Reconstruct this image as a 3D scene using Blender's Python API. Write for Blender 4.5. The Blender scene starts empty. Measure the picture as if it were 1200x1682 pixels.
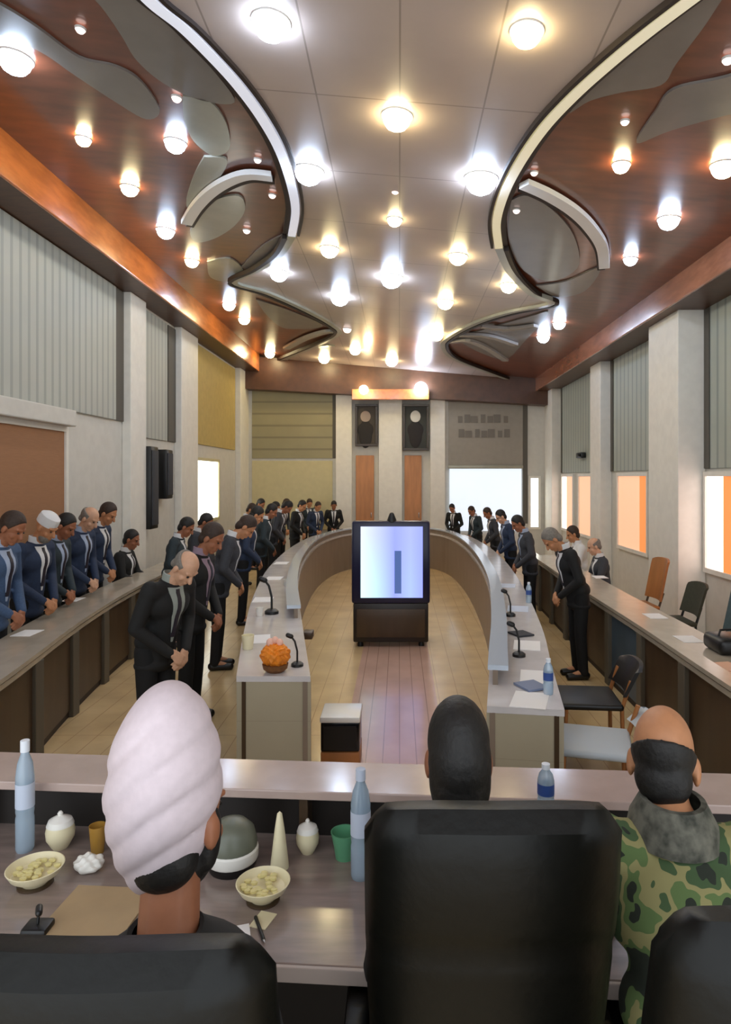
import bpy, bmesh, math, random
from mathutils import Vector, Matrix, geometry
random.seed(7)
PI = math.pi
scene = bpy.context.scene
COL = scene.collection
V = Vector

# ------------------------------------------------------------------ camera
F = 1100.0
PX, PY, H = 655.0, 785.0, 2.0
cam_d = bpy.data.cameras.new('camera')
cam = bpy.data.objects.new('camera', cam_d)
COL.objects.link(cam)
cam.location = (0, 0, H)
cam.rotation_euler = (PI / 2, 0, 0)
cam_d.sensor_fit = 'HORIZONTAL'
cam_d.sensor_width = 36.0
cam_d.lens = 36.0 * F / 1200.0
cam_d.shift_x = -(PX - 600) / 1200.0
cam_d.shift_y = -(841 - PY) / 1200.0
cam_d.clip_start = 0.05
scene.camera = cam


def P(x, y, d):
    """point seen at (x, y) of the photograph at depth d"""
    return V(((x - PX) * d / F, d, H + (PY - y) * d / F))


def S(x, y, z):
    """point seen at (x, y) on the horizontal plane of height z"""
    return P(x, y, F * (H - z) / (y - PY))


CZ, CS = 2.754, 0.0845        # ceiling: height above the eye, fall to the right


def Cc(x, y, off=0.0):
    d = (CZ - off) * F / ((PY - y) + CS * (x - PX))
    return P(x, y, d)


# ------------------------------------------------------------------ materials
def lin(c):
    c = c / 255.0
    return c / 12.92 if c <= 0.04045 else ((c + 0.055) / 1.055) ** 2.4


def rgb(t):
    return (lin(t[0]), lin(t[1]), lin(t[2]), 1.0)


MATS = {}


def mat(name, col, rough=0.6, metal=0.0, spec=0.5, var=0.0, vscale=8.0, stretch=(1, 1, 1), col2=None, bump=0.0, coat=0.0, trans=0.0):
    if name in MATS:
        return MATS[name]
    m = bpy.data.materials.new(name)
    m.use_nodes = True
    nt = m.node_tree
    b = nt.nodes['Principled BSDF']
    b.inputs['Roughness'].default_value = rough
    b.inputs['Metallic'].default_value = metal
    b.inputs['Specular IOR Level'].default_value = spec
    b.inputs['Coat Weight'].default_value = coat
    b.inputs['Coat Roughness'].default_value = 0.12
    b.inputs['Transmission Weight'].default_value = trans
    b.inputs['Base Color'].default_value = rgb(col)
    if var > 0 or col2 or bump:
        tc = nt.nodes.new('ShaderNodeTexCoord')
        mp = nt.nodes.new('ShaderNodeMapping')
        mp.inputs['Scale'].default_value = stretch
        nt.links.new(tc.outputs['Object'], mp.inputs['Vector'])
        nz = nt.nodes.new('ShaderNodeTexNoise')
        nz.inputs['Scale'].default_value = vscale
        nz.inputs['Detail'].default_value = 4
        nt.links.new(mp.outputs['Vector'], nz.inputs['Vector'])
        rp = nt.nodes.new('ShaderNodeValToRGB')
        if col2:
            a, c = rgb(col), rgb(col2)
        else:
            a = tuple(x * (1 - var) for x in rgb(col)[:3]) + (1,)
            c = tuple(min(1, x * (1 + var)) for x in rgb(col)[:3]) + (1,)
        rp.color_ramp.elements[0].position = 0.36
        rp.color_ramp.elements[1].position = 0.64
        rp.color_ramp.elements[0].color = a
        rp.color_ramp.elements[1].color = c
        nt.links.new(nz.outputs['Fac'], rp.inputs['Fac'])
        nt.links.new(rp.outputs['Color'], b.inputs['Base Color'])
        if bump:
            bp = nt.nodes.new('ShaderNodeBump')
            bp.inputs['Strength'].default_value = bump
            bp.inputs['Distance'].default_value = 0.01
            nt.links.new(nz.outputs['Fac'], bp.inputs['Height'])
            nt.links.new(bp.outputs['Normal'], b.inputs['Normal'])
    MATS[name] = m
    return m


def stripes(name, col, col2, axis, pitch, line, rough=0.6, axis2=None, pitch2=1.0, coat=0.0, noise=0.10):
    """panel or plank joints: a thin line of col2 every pitch metres along axis"""
    m = bpy.data.materials.new(name)
    m.use_nodes = True
    nt = m.node_tree
    N, L = nt.nodes, nt.links
    b = N['Principled BSDF']
    b.inputs['Roughness'].default_value = rough
    b.inputs['Coat Weight'].default_value = coat
    b.inputs['Coat Roughness'].default_value = 0.1
    tc = N.new('ShaderNodeTexCoord')
    sp = N.new('ShaderNodeSeparateXYZ')
    L.new(tc.outputs['Object'], sp.inputs[0])

    def linemask(ax, pit):
        d = N.new('ShaderNodeMath'); d.operation = 'DIVIDE'; d.inputs[1].default_value = pit
        L.new(sp.outputs[ax], d.inputs[0])
        f = N.new('ShaderNodeMath'); f.operation = 'FRACT'
        L.new(d.outputs[0], f.inputs[0])
        g = N.new('ShaderNodeMath'); g.operation = 'LESS_THAN'; g.inputs[1].default_value = line / pit
        L.new(f.outputs[0], g.inputs[0])
        return g
    g = linemask(axis, pitch)
    out = g.outputs[0]
    if axis2 is not None:
        g2 = linemask(axis2, pitch2)
        mx = N.new('ShaderNodeMath'); mx.operation = 'MAXIMUM'
        L.new(out, mx.inputs[0]); L.new(g2.outputs[0], mx.inputs[1])
        out = mx.outputs[0]
    nz = N.new('ShaderNodeTexNoise'); nz.inputs['Scale'].default_value = 2.5; nz.inputs['Detail'].default_value = 5
    L.new(tc.outputs['Object'], nz.inputs['Vector'])
    rp = N.new('ShaderNodeValToRGB')
    c = rgb(col)
    rp.color_ramp.elements[0].position = 0.3
    rp.color_ramp.elements[1].position = 0.7
    rp.color_ramp.elements[0].color = tuple(x * (1 - noise) for x in c[:3]) + (1,)
    rp.color_ramp.elements[1].color = tuple(min(1, x * (1 + noise)) for x in c[:3]) + (1,)
    L.new(nz.outputs['Fac'], rp.inputs['Fac'])
    mix = N.new('ShaderNodeMix'); mix.data_type = 'RGBA'
    L.new(out, mix.inputs['Factor'])
    L.new(rp.outputs['Color'], mix.inputs['A'])
    mix.inputs['B'].default_value = rgb(col2)
    L.new(mix.outputs['Result'], b.inputs['Base Color'])
    return m


def emit(name, col, strength, base=(230, 230, 230)):
    m = bpy.data.materials.new(name)
    m.use_nodes = True
    b = m.node_tree.nodes['Principled BSDF']
    b.inputs['Base Color'].default_value = rgb(base)
    b.inputs['Emission Color'].default_value = rgb(col)
    b.inputs['Emission Strength'].default_value = strength
    b.inputs['Roughness'].default_value = 0.6
    return m


# ------------------------------------------------------------------ mesh helpers
class MB:
    def __init__(s):
        s.bm = bmesh.new()

    def box(s, x0, x1, y0, y1, z0, z1, bev=0.0, seg=2, rot=None):
        r = bmesh.ops.create_cube(s.bm, size=1.0)
        vs = r['verts']
        M = Matrix.Translation(((x0 + x1) / 2, (y0 + y1) / 2, (z0 + z1) / 2))
        if rot is not None:
            M = M @ rot
        M = M @ Matrix.Diagonal((abs(x1 - x0), abs(y1 - y0), abs(z1 - z0), 1))
        bmesh.ops.transform(s.bm, matrix=M, verts=vs)
        if bev > 0:
            es = list({e for v in vs for e in v.link_edges})
            bmesh.ops.bevel(s.bm, geom=es, offset=bev, segments=seg, affect='EDGES', profile=0.5)
        return s

    def ell(s, c, r, M=None, sub=3):
        q = bmesh.ops.create_icosphere(s.bm, subdivisions=sub, radius=1.0)
        T = Matrix.Translation(c) @ Matrix.Diagonal((r[0], r[1], r[2], 1))
        if M is not None:
            T = M @ T
        bmesh.ops.transform(s.bm, matrix=T, verts=q['verts'])
        return s

    def cap(s, p0, p1, r0, r1, sub=2):
        p0, p1 = V(p0), V(p1)
        ax = p1 - p0
        ln = ax.length
        if ln < 1e-6:
            return s.ell(p0, (r0, r0, r0), None, 2)
        n, seg = 4, 12
        si = max(-.9, min(.9, (r0 - r1) / ln))      # tangent cone between the two spheres
        a0 = math.asin(si)
        prof = []
        for k in range(n + 1):
            q = -PI / 2 + (a0 + PI / 2) * k / n
            prof.append((r0 * math.cos(q), r0 * math.sin(q)))
        for k in range(n + 1):
            q = a0 + (PI / 2 - a0) * k / n
            prof.append((r1 * math.cos(q), ln + r1 * math.sin(q)))
        prof[0] = (0, -r0)
        prof[-1] = (0, ln + r1)
        M = Matrix.Translation(p0) @ ax.to_track_quat('Z', 'Y').to_matrix().to_4x4()
        return s.lathe(prof, (0, 0, 0), seg, M)

    def prism(s, poly, z0, z1):
        """vertical prism over a plan polygon [(x, y)]"""
        tris = geometry.tessellate_polygon([[V((p[0], p[1], 0)) for p in poly]])
        lo = [s.bm.verts.new((p[0], p[1], z0)) for p in poly]
        hi = [s.bm.verts.new((p[0], p[1], z1)) for p in poly]
        for t in tris:
            s.bm.faces.new([lo[i] for i in t])
            s.bm.faces.new([hi[i] for i in reversed(t)])
        n = len(poly)
        for i in range(n):
            j = (i + 1) % n
            s.bm.faces.new([lo[i], lo[j], hi[j], hi[i]])
        return s

    def slab(s, pts, up):
        """slab with the bottom polygon pts (3-D) lifted by vector up"""
        tris = geometry.tessellate_polygon([[V((p[0], p[1], 0)) for p in pts]])
        lo = [s.bm.verts.new(p) for p in pts]
        hi = [s.bm.verts.new(p + V(up)) for p in pts]
        for t in tris:
            s.bm.faces.new([lo[i] for i in t])
            s.bm.faces.new([hi[i] for i in reversed(t)])
        n = len(pts)
        for i in range(n):
            j = (i + 1) % n
            s.bm.faces.new([lo[i], lo[j], hi[j], hi[i]])
        return s

    def sweep(s, pts, w, h):
        """rectangular bar along a path, w across in plan, h tall, centred on the path"""
        rings = []
        n = len(pts)
        for i, p in enumerate(pts):
            t = (pts[min(i + 1, n - 1)] - pts[max(i - 1, 0)])
            t.z = 0
            t.normalize()
            sd = V((-t.y, t.x, 0)) * (w / 2)
            u = V((0, 0, h / 2))
            rings.append([s.bm.verts.new(p + a) for a in (-sd - u, sd - u, sd + u, -sd + u)])
        for a, b in zip(rings, rings[1:]):
            for k in range(4):
                s.bm.faces.new([a[k], a[(k + 1) % 4], b[(k + 1) % 4], b[k]])
        s.bm.faces.new(list(reversed(rings[0])))
        s.bm.faces.new(rings[-1])
        return s

    def wallstrip(s, pts, z0, z1, th):
        s.sweep([V((p[0], p[1], (z0 + z1) / 2)) for p in pts], th, z1 - z0)
        return s

    def tube(s, pts, r, seg=10):
        pts = [V(p) for p in pts]
        rs = r if isinstance(r, (list, tuple)) else [r] * len(pts)
        rings = []
        for i, p in enumerate(pts):
            t = (pts[min(i + 1, len(pts) - 1)] - pts[max(i - 1, 0)]).normalized()
            a = t.orthogonal().normalized() if i == 0 else (prev - t * prev.dot(t)).normalized()
            prev = a
            b = t.cross(a)
            rings.append([s.bm.verts.new(p + (a * math.cos(q) + b * math.sin(q)) * rs[i]) for q in [2 * PI * k / seg for k in range(seg)]])
        for x, y in zip(rings, rings[1:]):
            for k in range(seg):
                s.bm.faces.new([x[k], x[(k + 1) % seg], y[(k + 1) % seg], y[k]])
        s.bm.faces.new(list(reversed(rings[0])))
        s.bm.faces.new(rings[-1])
        return s

    def lathe(s, prof, c=(0, 0, 0), seg=28, M=None):
        """revolve [(r, z)] about the vertical through c"""
        start = []
        c = V(c)
        rings = []
        for r, z in prof:
            if r < 1e-5:
                rings.append([s.bm.verts.new(c + V((0, 0, z)))])
            else:
                rings.append([s.bm.verts.new(c + V((r * math.cos(2 * PI * k / seg), r * math.sin(2 * PI * k / seg), z))) for k in range(seg)])
        for a, b in zip(rings, rings[1:]):
            for k in range(seg):
                k2 = (k + 1) % seg
                if len(a) == 1 and len(b) == 1:
                    continue
                if len(a) == 1:
                    s.bm.faces.new([a[0], b[k2], b[k]])
                elif len(b) == 1:
                    s.bm.faces.new([a[k], a[k2], b[0]])
                else:
                    s.bm.faces.new([a[k], a[k2], b[k2], b[k]])
        if M is not None:
            vs = [v for q in rings for v in q]
            bmesh.ops.transform(s.bm, matrix=M, verts=vs)
        return s

    def xf(s, M):
        bmesh.ops.transform(s.bm, matrix=M, verts=s.bm.verts[:])
        return s

    def mesh(s, name, smooth=True):
        bmesh.ops.recalc_face_normals(s.bm, faces=s.bm.faces[:])
        me = bpy.data.meshes.new(name)
        s.bm.to_mesh(me)
        s.bm.free()
        if smooth:
            for p in me.polygons:
                p.use_smooth = True
            try:
                me.set_sharp_from_angle(angle=math.radians(38))
            except Exception:
                pass
        return me

    def build(s, name, m, parent=None, smooth=True, loc=None):
        return link(name, s.mesh(name, smooth), m, parent, loc)

    def remesh(s, name, vox, it=4, fac=0.5):
        me = bpy.data.meshes.new('tmp')
        s.bm.to_mesh(me)
        s.bm.free()
        o = bpy.data.objects.new('tmp', me)
        COL.objects.link(o)
        r = o.modifiers.new('r', 'REMESH'); r.mode = 'VOXEL'; r.voxel_size = vox; r.use_smooth_shade = True
        if it:
            q = o.modifiers.new('s', 'SMOOTH'); q.iterations = it; q.factor = fac
        dg = bpy.context.evaluated_depsgraph_get()
        out = bpy.data.meshes.new_from_object(o.evaluated_get(dg))
        out.name = name
        bpy.data.objects.remove(o)
        bpy.data.meshes.remove(me)
        for p in out.polygons:
            p.use_smooth = True
        return out


def link(name, me, m, parent=None, loc=None):
    o = bpy.data.objects.new(name, me)
    COL.objects.link(o)
    if m is not None:
        if len(me.materials) == 0:
            me.materials.append(None)
        o.material_slots[0].link = 'OBJECT'
        o.material_slots[0].material = m
    if parent is not None:
        o.parent = parent
        o.matrix_parent_inverse = wmat(parent).inverted()
    if loc is not None:
        o.location = loc
    return o


def wmat(o):
    M = o.matrix_basis.copy()
    if o.parent is not None:
        M = wmat(o.parent) @ o.matrix_parent_inverse @ M
    return M


def tag(o, label, cat, group=None, kind=None):
    if label: o['label'] = label
    if cat: o['category'] = cat
    if group: o['group'] = group
    if kind: o['kind'] = kind
    return o


def thing(name, label, cat, loc=(0, 0, 0), rz=0.0, group=None, kind=None):
    o = bpy.data.objects.new(name, None)
    o.empty_display_size = 0.1
    COL.objects.link(o)
    o.location = loc
    o.rotation_euler = (0, 0, rz)
    return tag(o, label, cat, group, kind)


def dup(root, loc, rz=0.0, label=None, group=None, scale=None, mats=None, drop=()):
    mats = mats or {}

    def cp(o, parent):
        c = o.copy()
        COL.objects.link(c)
        if parent is not None:
            c.parent = parent
        base = o.name.split('.')[0]
        if base in mats and c.material_slots:
            c.material_slots[0].link = 'OBJECT'
            c.material_slots[0].material = mats[base]
        for ch in list(o.children):
            if ch.name.split('.')[0] not in drop:
                cp(ch, c)
        return c
    r = cp(root, None)
    r.location = loc
    r.rotation_euler = (0, 0, rz)
    if scale: r.scale = (scale, scale, scale) if not isinstance(scale, tuple) else scale
    if label: r['label'] = label
    if group: r['group'] = group
    return r


def smooth_path(pts, n=6):
    out = []
    k = len(pts)
    for i in range(k - 1):
        p0, p1, p2, p3 = pts[max(i - 1, 0)], pts[i], pts[i + 1], pts[min(i + 2, k - 1)]
        for j in range(n):
            t = j / n
            out.append(0.5 * ((2 * p1) + (p2 - p0) * t + (2 * p0 - 5 * p1 + 4 * p2 - p3) * t * t + (3 * p1 - p0 - 3 * p2 + p3) * t ** 3))
    out.append(pts[-1].copy())
    return out


# ------------------------------------------------------------------ palette
m_ceil = mat('reddish brown glossy ceiling wood', (112, 62, 42), 0.28, var=0.18, vscale=3, stretch=(1, 3, 1), coat=0.4)
m_panel = stripes('taupe ceiling laminate', (184, 168, 158), (146, 132, 122), 0, 0.6, 0.012, 0.3, axis2=1, pitch2=1.2, coat=0.25, noise=0.05)
m_inlay = mat('grey laminate', (122, 116, 110), 0.3, var=0.06, vscale=4, coat=0.2)
m_inlay_l = mat('pale grey green laminate', (158, 158, 144), 0.3, var=0.06, vscale=4, coat=0.2)
m_strip = mat('white gloss edge strip', (236, 236, 234), 0.3)
m_dark = mat('dark edge and painted shadow line', (44, 32, 26), 0.6)
m_fascia = mat('orange varnished wood', (206, 122, 62), 0.22, var=0.14, vscale=3, stretch=(4, 1, 4), coat=0.5)
m_soffit = mat('dark brown wood', (84, 54, 36), 0.4, var=0.15, vscale=5, stretch=(1, 4, 1))
m_wall = mat('warm grey paint', (206, 204, 196), 0.7, var=0.03)
m_pil = mat('cream pilaster paint', (228, 225, 216), 0.55, var=0.03)
m_lpanel = stripes('grey striped wall panel', (174, 178, 170), (152, 156, 150), 1, 0.16, 0.05, 0.5, noise=0.04)
m_rpanel = stripes('grey green striped wall panel', (166, 172, 162), (138, 146, 140), 1, 0.2, 0.05, 0.5, noise=0.04)
m_ypanel = mat('ochre wall panel', (186, 164, 100), 0.6, var=0.05)
m_gap = mat('dark recess', (92, 88, 80), 0.7)
m_bpanel = stripes('olive grey slatted panel', (150, 142, 108), (128, 120, 92), 2, 0.3, 0.05, 0.5, noise=0.05)
m_bpanel2 = mat('warm grey wall panel', (150, 144, 134), 0.6, var=0.03)
m_cream = mat('cream wall panel', (200, 190, 148), 0.6, var=0.03)
m_floor = stripes('tan wood floor', (214, 184, 136), (182, 150, 108), 0, 0.18, 0.006, 0.25, axis2=1, pitch2=1.3, coat=0.25, noise=0.12)
m_pinkrefl = stripes('wood floor with painted pinkish reflection', (204, 166, 144), (166, 132, 112), 0, 0.12, 0.008, 0.25, coat=0.25, noise=0.1)  # pinkish tone paints the ceiling panel reflected in the glossy planks
m_top = mat('grey brown laminate worktop', (178, 166, 148), 0.25, var=0.06, vscale=5, coat=0.3)
m_ledge = mat('glossy grey laminate ledge', (172, 168, 164), 0.16, var=0.04, coat=0.5)
m_taupe = stripes('taupe laminate panel', (172, 162, 138), (152, 142, 120), 2, 0.5, 0.002, 0.5, noise=0.05)
m_curve = mat('brown grey curved panel', (136, 120, 104), 0.45, var=0.06, vscale=6, stretch=(1, 1, 0.3))
m_dbrown = mat('dark brown wood panel', (72, 54, 36), 0.42, var=0.14, vscale=6, stretch=(1, 1, 0.25))
m_bluerefl = mat('panel painted with blue reflection', (66, 82, 94), 0.35, var=0.1, vscale=4)  # blue tone paints a reflection on one brown desk panel
m_post = mat('grey olive post', (96, 88, 74), 0.5)
m_table = mat('mauve brown polished wood', (144, 128, 120), 0.2, var=0.14, vscale=4, stretch=(1, 6, 1), coat=0.4)
m_edge = mat('pale table edge', (176, 160, 150), 0.35)
m_black = mat('black plastic', (14, 14, 15), 0.4)
m_blackgloss = mat('black glossy plastic', (10, 10, 14), 0.2)
m_leather = mat('dark olive black leather', (9, 9, 6), 0.42, spec=0.28, var=0.15, vscale=40, bump=0.08)
m_chrome = mat('chrome', (190, 190, 192), 0.2, metal=1.0)
m_white = mat('white ceramic', (240, 238, 230), 0.3)
m_creamc = mat('cream ceramic', (238, 228, 190), 0.35)
m_paper = mat('white paper', (236, 234, 232), 0.8)
m_paperb = mat('pale blue paper', (196, 206, 224), 0.7)
m_tan = mat('tan desk pad', (172, 146, 108), 0.6, var=0.05)
m_water = mat('pale blue bottle plastic', (206, 228, 246), 0.1, spec=0.7, trans=0.55)
m_cap = mat('white bottle cap', (232, 238, 246), 0.4)
m_label = mat('blue bottle label', (52, 82, 150), 0.5)
m_glass = mat('clear glass', (220, 226, 226), 0.05, trans=0.9)
m_orange = mat('orange petals', (236, 140, 34), 0.6, var=0.12, vscale=30, bump=0.3)
m_pink = mat('pale pink petals', (242, 190, 168), 0.7)
m_green = mat('pale green glass', (96, 160, 120), 0.3)
m_turban = mat('pinkish white turban cloth', (208, 192, 196), 0.85, var=0.03, vscale=60, bump=0.05)
m_skin = mat('tan skin', (190, 132, 92), 0.55, var=0.05, vscale=30)
m_skin2 = mat('reddish brown skin', (156, 100, 70), 0.55, var=0.05, vscale=30)
m_skin3 = mat('pale skin', (206, 160, 130), 0.55, var=0.05, vscale=30)
m_hairb = mat('black hair', (22, 19, 16), 0.6, var=0.3, vscale=60, bump=0.3)
m_hairg = mat('grey hair', (122, 116, 108), 0.7, var=0.15, vscale=60, bump=0.3)
m_hairbr = mat('dark brown hair', (54, 38, 28), 0.65, var=0.2, vscale=60, bump=0.3)
m_suit_k = mat('black suit cloth', (20, 20, 20), 0.8, var=0.1, vscale=80)
m_suit_n = mat('navy suit cloth', (38, 52, 78), 0.8, var=0.1, vscale=80)
m_suit_b = mat('blue suit cloth', (62, 84, 116), 0.8, var=0.1, vscale=80)
m_suit_g = mat('charcoal suit cloth', (56, 58, 64), 0.8, var=0.1, vscale=80)
m_suit_d = mat('dark teal suit cloth', (42, 54, 60), 0.8, var=0.1, vscale=80)
m_shirt = mat('white shirt cloth', (226, 226, 226), 0.8)
m_shirtg = mat('grey green shirt cloth', (150, 156, 148), 0.8)
m_shirtb = mat('pale blue shirt cloth', (166, 180, 204), 0.8)
m_shirtp = mat('mauve shirt cloth', (150, 128, 142), 0.8)
m_trk = mat('black trousers cloth', (16, 16, 17), 0.85)
m_shoe = mat('black shoe leather', (16, 14, 13), 0.35)
m_tie = mat('dark tie silk', (40, 34, 44), 0.5)
m_eye = mat('dark eye', (20, 15, 12), 0.3)
m_owood = mat('orange brown wood', (172, 112, 62), 0.4, var=0.15, vscale=4, stretch=(1, 1, 0.2))
m_greych = mat('pale grey chair plastic', (190, 198, 204), 0.35)
m_teal = mat('teal grey upholstery', (72, 88, 90), 0.8, var=0.1, vscale=30)
m_dgreen = mat('dark olive upholstery', (56, 56, 42), 0.8, var=0.1, vscale=30)
m_blind = mat('brown roller blind', (156, 112, 78), 0.75, var=0.04, stretch=(1, 1, 8))

# ------------------------------------------------------------------ room shell
XL, XR, YB = -3.94, 3.94, 17.0
Y0 = -0.6


def struct(o, label=None):
    o['kind'] = 'structure'
    if label: o['label'] = label
    return o


fl = struct(MB().box(XL - .2, XR + .2, Y0, YB + .2, -0.1, 0).build('floor', m_floor, smooth=False), 'tan glossy plank floor of the hall')
MB().box(-0.42, 0.34, 3.2, 14.6, -0.002, 0.004).build('centre_reflection', m_pinkrefl, fl, smooth=False)['label'] = 'plank strip with painted pinkish ceiling reflection down the middle of the floor'

ZT = H + 5.0
wl = struct(MB().box(XL - .2, XL, Y0, YB + .2, 0, H + 3.3).build('wall_left', m_wall, smooth=False), 'left wall with striped grey panels and cream pilasters')
wr = struct(MB().box(XR, XR + .2, Y0, YB + .2, 0, H + 3.3).build('wall_right', m_wall, smooth=False), 'right wall with grey green panels and orange windows')
wb = struct(MB().box(XL, XR, YB, YB + .2, 0, H + 3.3).build('wall_back', m_wall, smooth=False), 'far end wall with two portraits')


def lD(x): return -XL * F / (PX - x)
def rD(x): return XR * F / (x - PX)
def zat(y, d): return H + (PY - y) * d / F


def lpan(x0, x1, z0, z1, m, name='wall_panel', th=0.03):
    return MB().box(XL, XL + th, lD(x0), lD(x1), z0, z1, 0.006).build(name, m, wl, smooth=False)


def rpan(d0, d1, z0, z1, m, name='wall_panel', th=0.03):
    return MB().box(XR - th, XR, d0, d1, z0, z1, 0.006).build(name, m, wr, smooth=False)


# left wall
MB().box(XL, XL + .04, 1.5, lD(186), 2.80, 4.64, .006).build('wall_panel', m_lpanel, wl, smooth=False)
lpan(186, 200, 2.80, 4.64, m_gap, 'recess')
lpan(228, 272, 2.62, 4.6, m_lpanel)
lpan(274, 286, 2.62, 4.6, m_gap, 'recess')
lpan(317, 384, 2.66, 4.6, m_ypanel)
for x0, x1 in ((200, 226), (286, 314), (386, 410)):
    MB().box(XL, XL + .13, lD(x0), min(lD(x1), YB), 0, 4.65, .01).build('pilaster', m_pil, wl, smooth=False)
# right wall
for d0, d1 in ((3.0, 8.45), (9.75, 12.25), (13.2, 16.1)):
    rpan(d0, d1, 2.12, 4.16, m_rpanel)
for d0, d1 in ((8.42, 8.6), (12.2, 12.4), (16.05, 16.2)):
    rpan(d0, d1, 2.12, 4.16, m_gap, 'recess')
for d0, d1, p in ((8.6, 9.62, .36), (12.4, 13.05, .22), (16.2, 16.99, .25)):
    MB().box(XR - p, XR, d0, d1, 0, 4.165, .012).build('pilaster', m_pil, wr, smooth=False)

# back wall: panels, pilasters
def bpan(x0, x1, y0, y1, m, name='wall_panel', th=0.03):
    a, b = P(x0, y0, YB), P(x1, y1, YB)
    return MB().box(a.x, b.x, YB - th, YB, b.z, a.z, .006).build(name, m, wb, smooth=False)


bpan(414, 546, 640, 753, m_bpanel)
bpan(414, 546, 757, 870, m_cream)
bpan(736, 858, 660, 766, m_bpanel2)
bpan(540, 552, 640, 753, m_gap, 'recess', .02)
for x0, x1 in ((552, 578), (622, 660), (706, 730)):
    bpan(x0, x1, 640, 1000, m_pil, 'pilaster', .12)
bpan(858, 866, 655, 860, m_gap, 'recess', .02)
# faint lettering bars on the right end panel (unreadable in the photo)
m_letter = mat('faint grey lettering', (116, 110, 102), 0.6)
sg = thing('wall_sign', 'faint grey lettering sign high on the far end wall, right of the portraits', 'sign', P(796, 740, YB - .035))
for r_, yy in enumerate((688, 712)):
    for k in range(7):
        x = 755 + k * 12.5 + r_ * 3
        a = P(x, yy, YB - .03)
        MB().box(a.x - .05 - .03 * ((k * 7 + r_) % 3), a.x + .06, YB - .042, YB - .028, a.z - .1, a.z + .07 + .04 * ((k + r_) % 2)).build('letter', m_letter, sg, smooth=False)
# gilded cornice above the portraits
a, b = P(578, 640, 16.55), P(704, 657, 16.55)
MB().box(a.x, b.x, 16.45, 16.6, b.z, a.z, .01).build('trim_1', m_fascia, smooth=False)
struct(bpy.data.objects['trim_1'], 'gold orange cornice above the portraits')

# soffits and fascias
struct(MB().box(XL, -3.5, Y0, YB, H + 2.65, H + 3.2).build('trim_2', m_soffit, smooth=False), 'dark brown soffit along the left wall')
MB().box(-3.5, -3.46, Y0, YB - .4, H + 2.64, H + 3.1, .012).build('fascia', m_fascia, bpy.data.objects['trim_2'], smooth=False)
struct(MB().box(3.42, XR, Y0, YB, H + 2.16, H + 2.7).build('trim_3', m_soffit, smooth=False), 'dark brown soffit along the right wall')
MB().box(3.38, 3.42, Y0, YB - .4, H + 2.15, H + 2.5, .012).build('fascia', mat('varnished wood with painted shade', (160, 104, 78), 0.22, var=0.14, vscale=3, stretch=(4, 1, 4), coat=0.5), bpy.data.objects['trim_3'], smooth=False)  # same wood as the left fascia, colour darkened where less light falls
bk = MB()
lo = [V((XL + .01, 16.6, H + 2.22)), V((XR - .01, 16.6, H + 1.80)), V((XR - .01, 17.0, H + 1.80)), V((XL + .01, 17.0, H + 2.22))]
bk.slab(lo, (0, 0, 0.8))
struct(bk.build('trim_4', m_soffit, smooth=False), 'dark brown beam across the far end wall')

# ceiling: sloped plane
def cpl(x, y, off=0.0):
    return V((x, y, H + CZ - off - CS * x))


ce = MB().slab([cpl(XL - .2, Y0), cpl(XR + .2, Y0), cpl(XR + .2, YB + .2), cpl(XL - .2, YB + .2)], (0, 0, .15)).build('ceiling', m_ceil, smooth=False)
struct(ce, 'glossy red brown ceiling with a curved taupe centre')

Lp = [(60, -260), (150, -120), (205, -50), (250, 0), (300, 40), (345, 85), (390, 135), (430, 190), (460, 245), (478, 300), (485, 345), (479, 385), (460, 415), (425, 440), (385, 462), (440, 480), (500, 507), (545, 532), (556, 547), (520, 566), (470, 586), (440, 600)]
Rp = [(1380, -260), (1260, -120), (1190, -50), (1125, 0), (1060, 50), (1000, 100), (940, 155), (890, 210), (850, 270), (826, 320), (815, 365), (819, 405), (838, 445), (872, 480), (905, 497), (835, 512), (780, 530), (737, 553), (727, 568), (745, 588), (800, 610), (850, 628)]
Lw = smooth_path([Cc(x, y, .05) for x, y in Lp], 5)
Rw = smooth_path([Cc(x, y, .05) for x, y in Rp], 5)
Lw.append(V((-2.6, 16.9, cpl(-2.6, 16.9, .05).z)))
Rw.append(V((2.6, 16.9, cpl(2.6, 16.9, .05).z)))
MB().slab(Lw + list(reversed(Rw)), (0, 0, .048)).build('centre_panel', m_panel, ce, smooth=False)['label'] = 'taupe hourglass shaped centre panel'


def cpath(pts, off, n=6):
    return smooth_path([Cc(x, y, off) for x, y in pts], n)


m_stripL = emit('white edge strip with painted cool glow', (225, 232, 255), 0.35)  # faint glow and cool tint imitate lamp reflections on the white trim
m_stripR = emit('white edge strip with painted warm glow', (255, 236, 170), 0.3)  # same trim, tinted yellow to imitate the warm lamps reflected in it
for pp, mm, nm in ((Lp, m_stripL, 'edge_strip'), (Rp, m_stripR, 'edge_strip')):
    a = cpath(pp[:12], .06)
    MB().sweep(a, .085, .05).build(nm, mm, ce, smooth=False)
    sgn = -1 if pp is Lp else 1
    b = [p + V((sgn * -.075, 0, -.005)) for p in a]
    MB().sweep(b, .03, .04).build('dark_edge', m_dark, ce, smooth=False)  # thin dark line beside the edge strip
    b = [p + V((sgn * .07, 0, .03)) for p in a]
    MB().sweep(b, .06, .05).build('dark_edge', m_dark, ce, smooth=False)
    c = cpath(pp[11:], .06)
    MB().sweep(c, .09, .06).build('edge_strip', m_strip if 0 else m_inlay_l, ce, smooth=False)
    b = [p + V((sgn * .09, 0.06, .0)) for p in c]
    MB().sweep(b, .06, .06).build('dark_edge', m_dark, ce, smooth=False)


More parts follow.
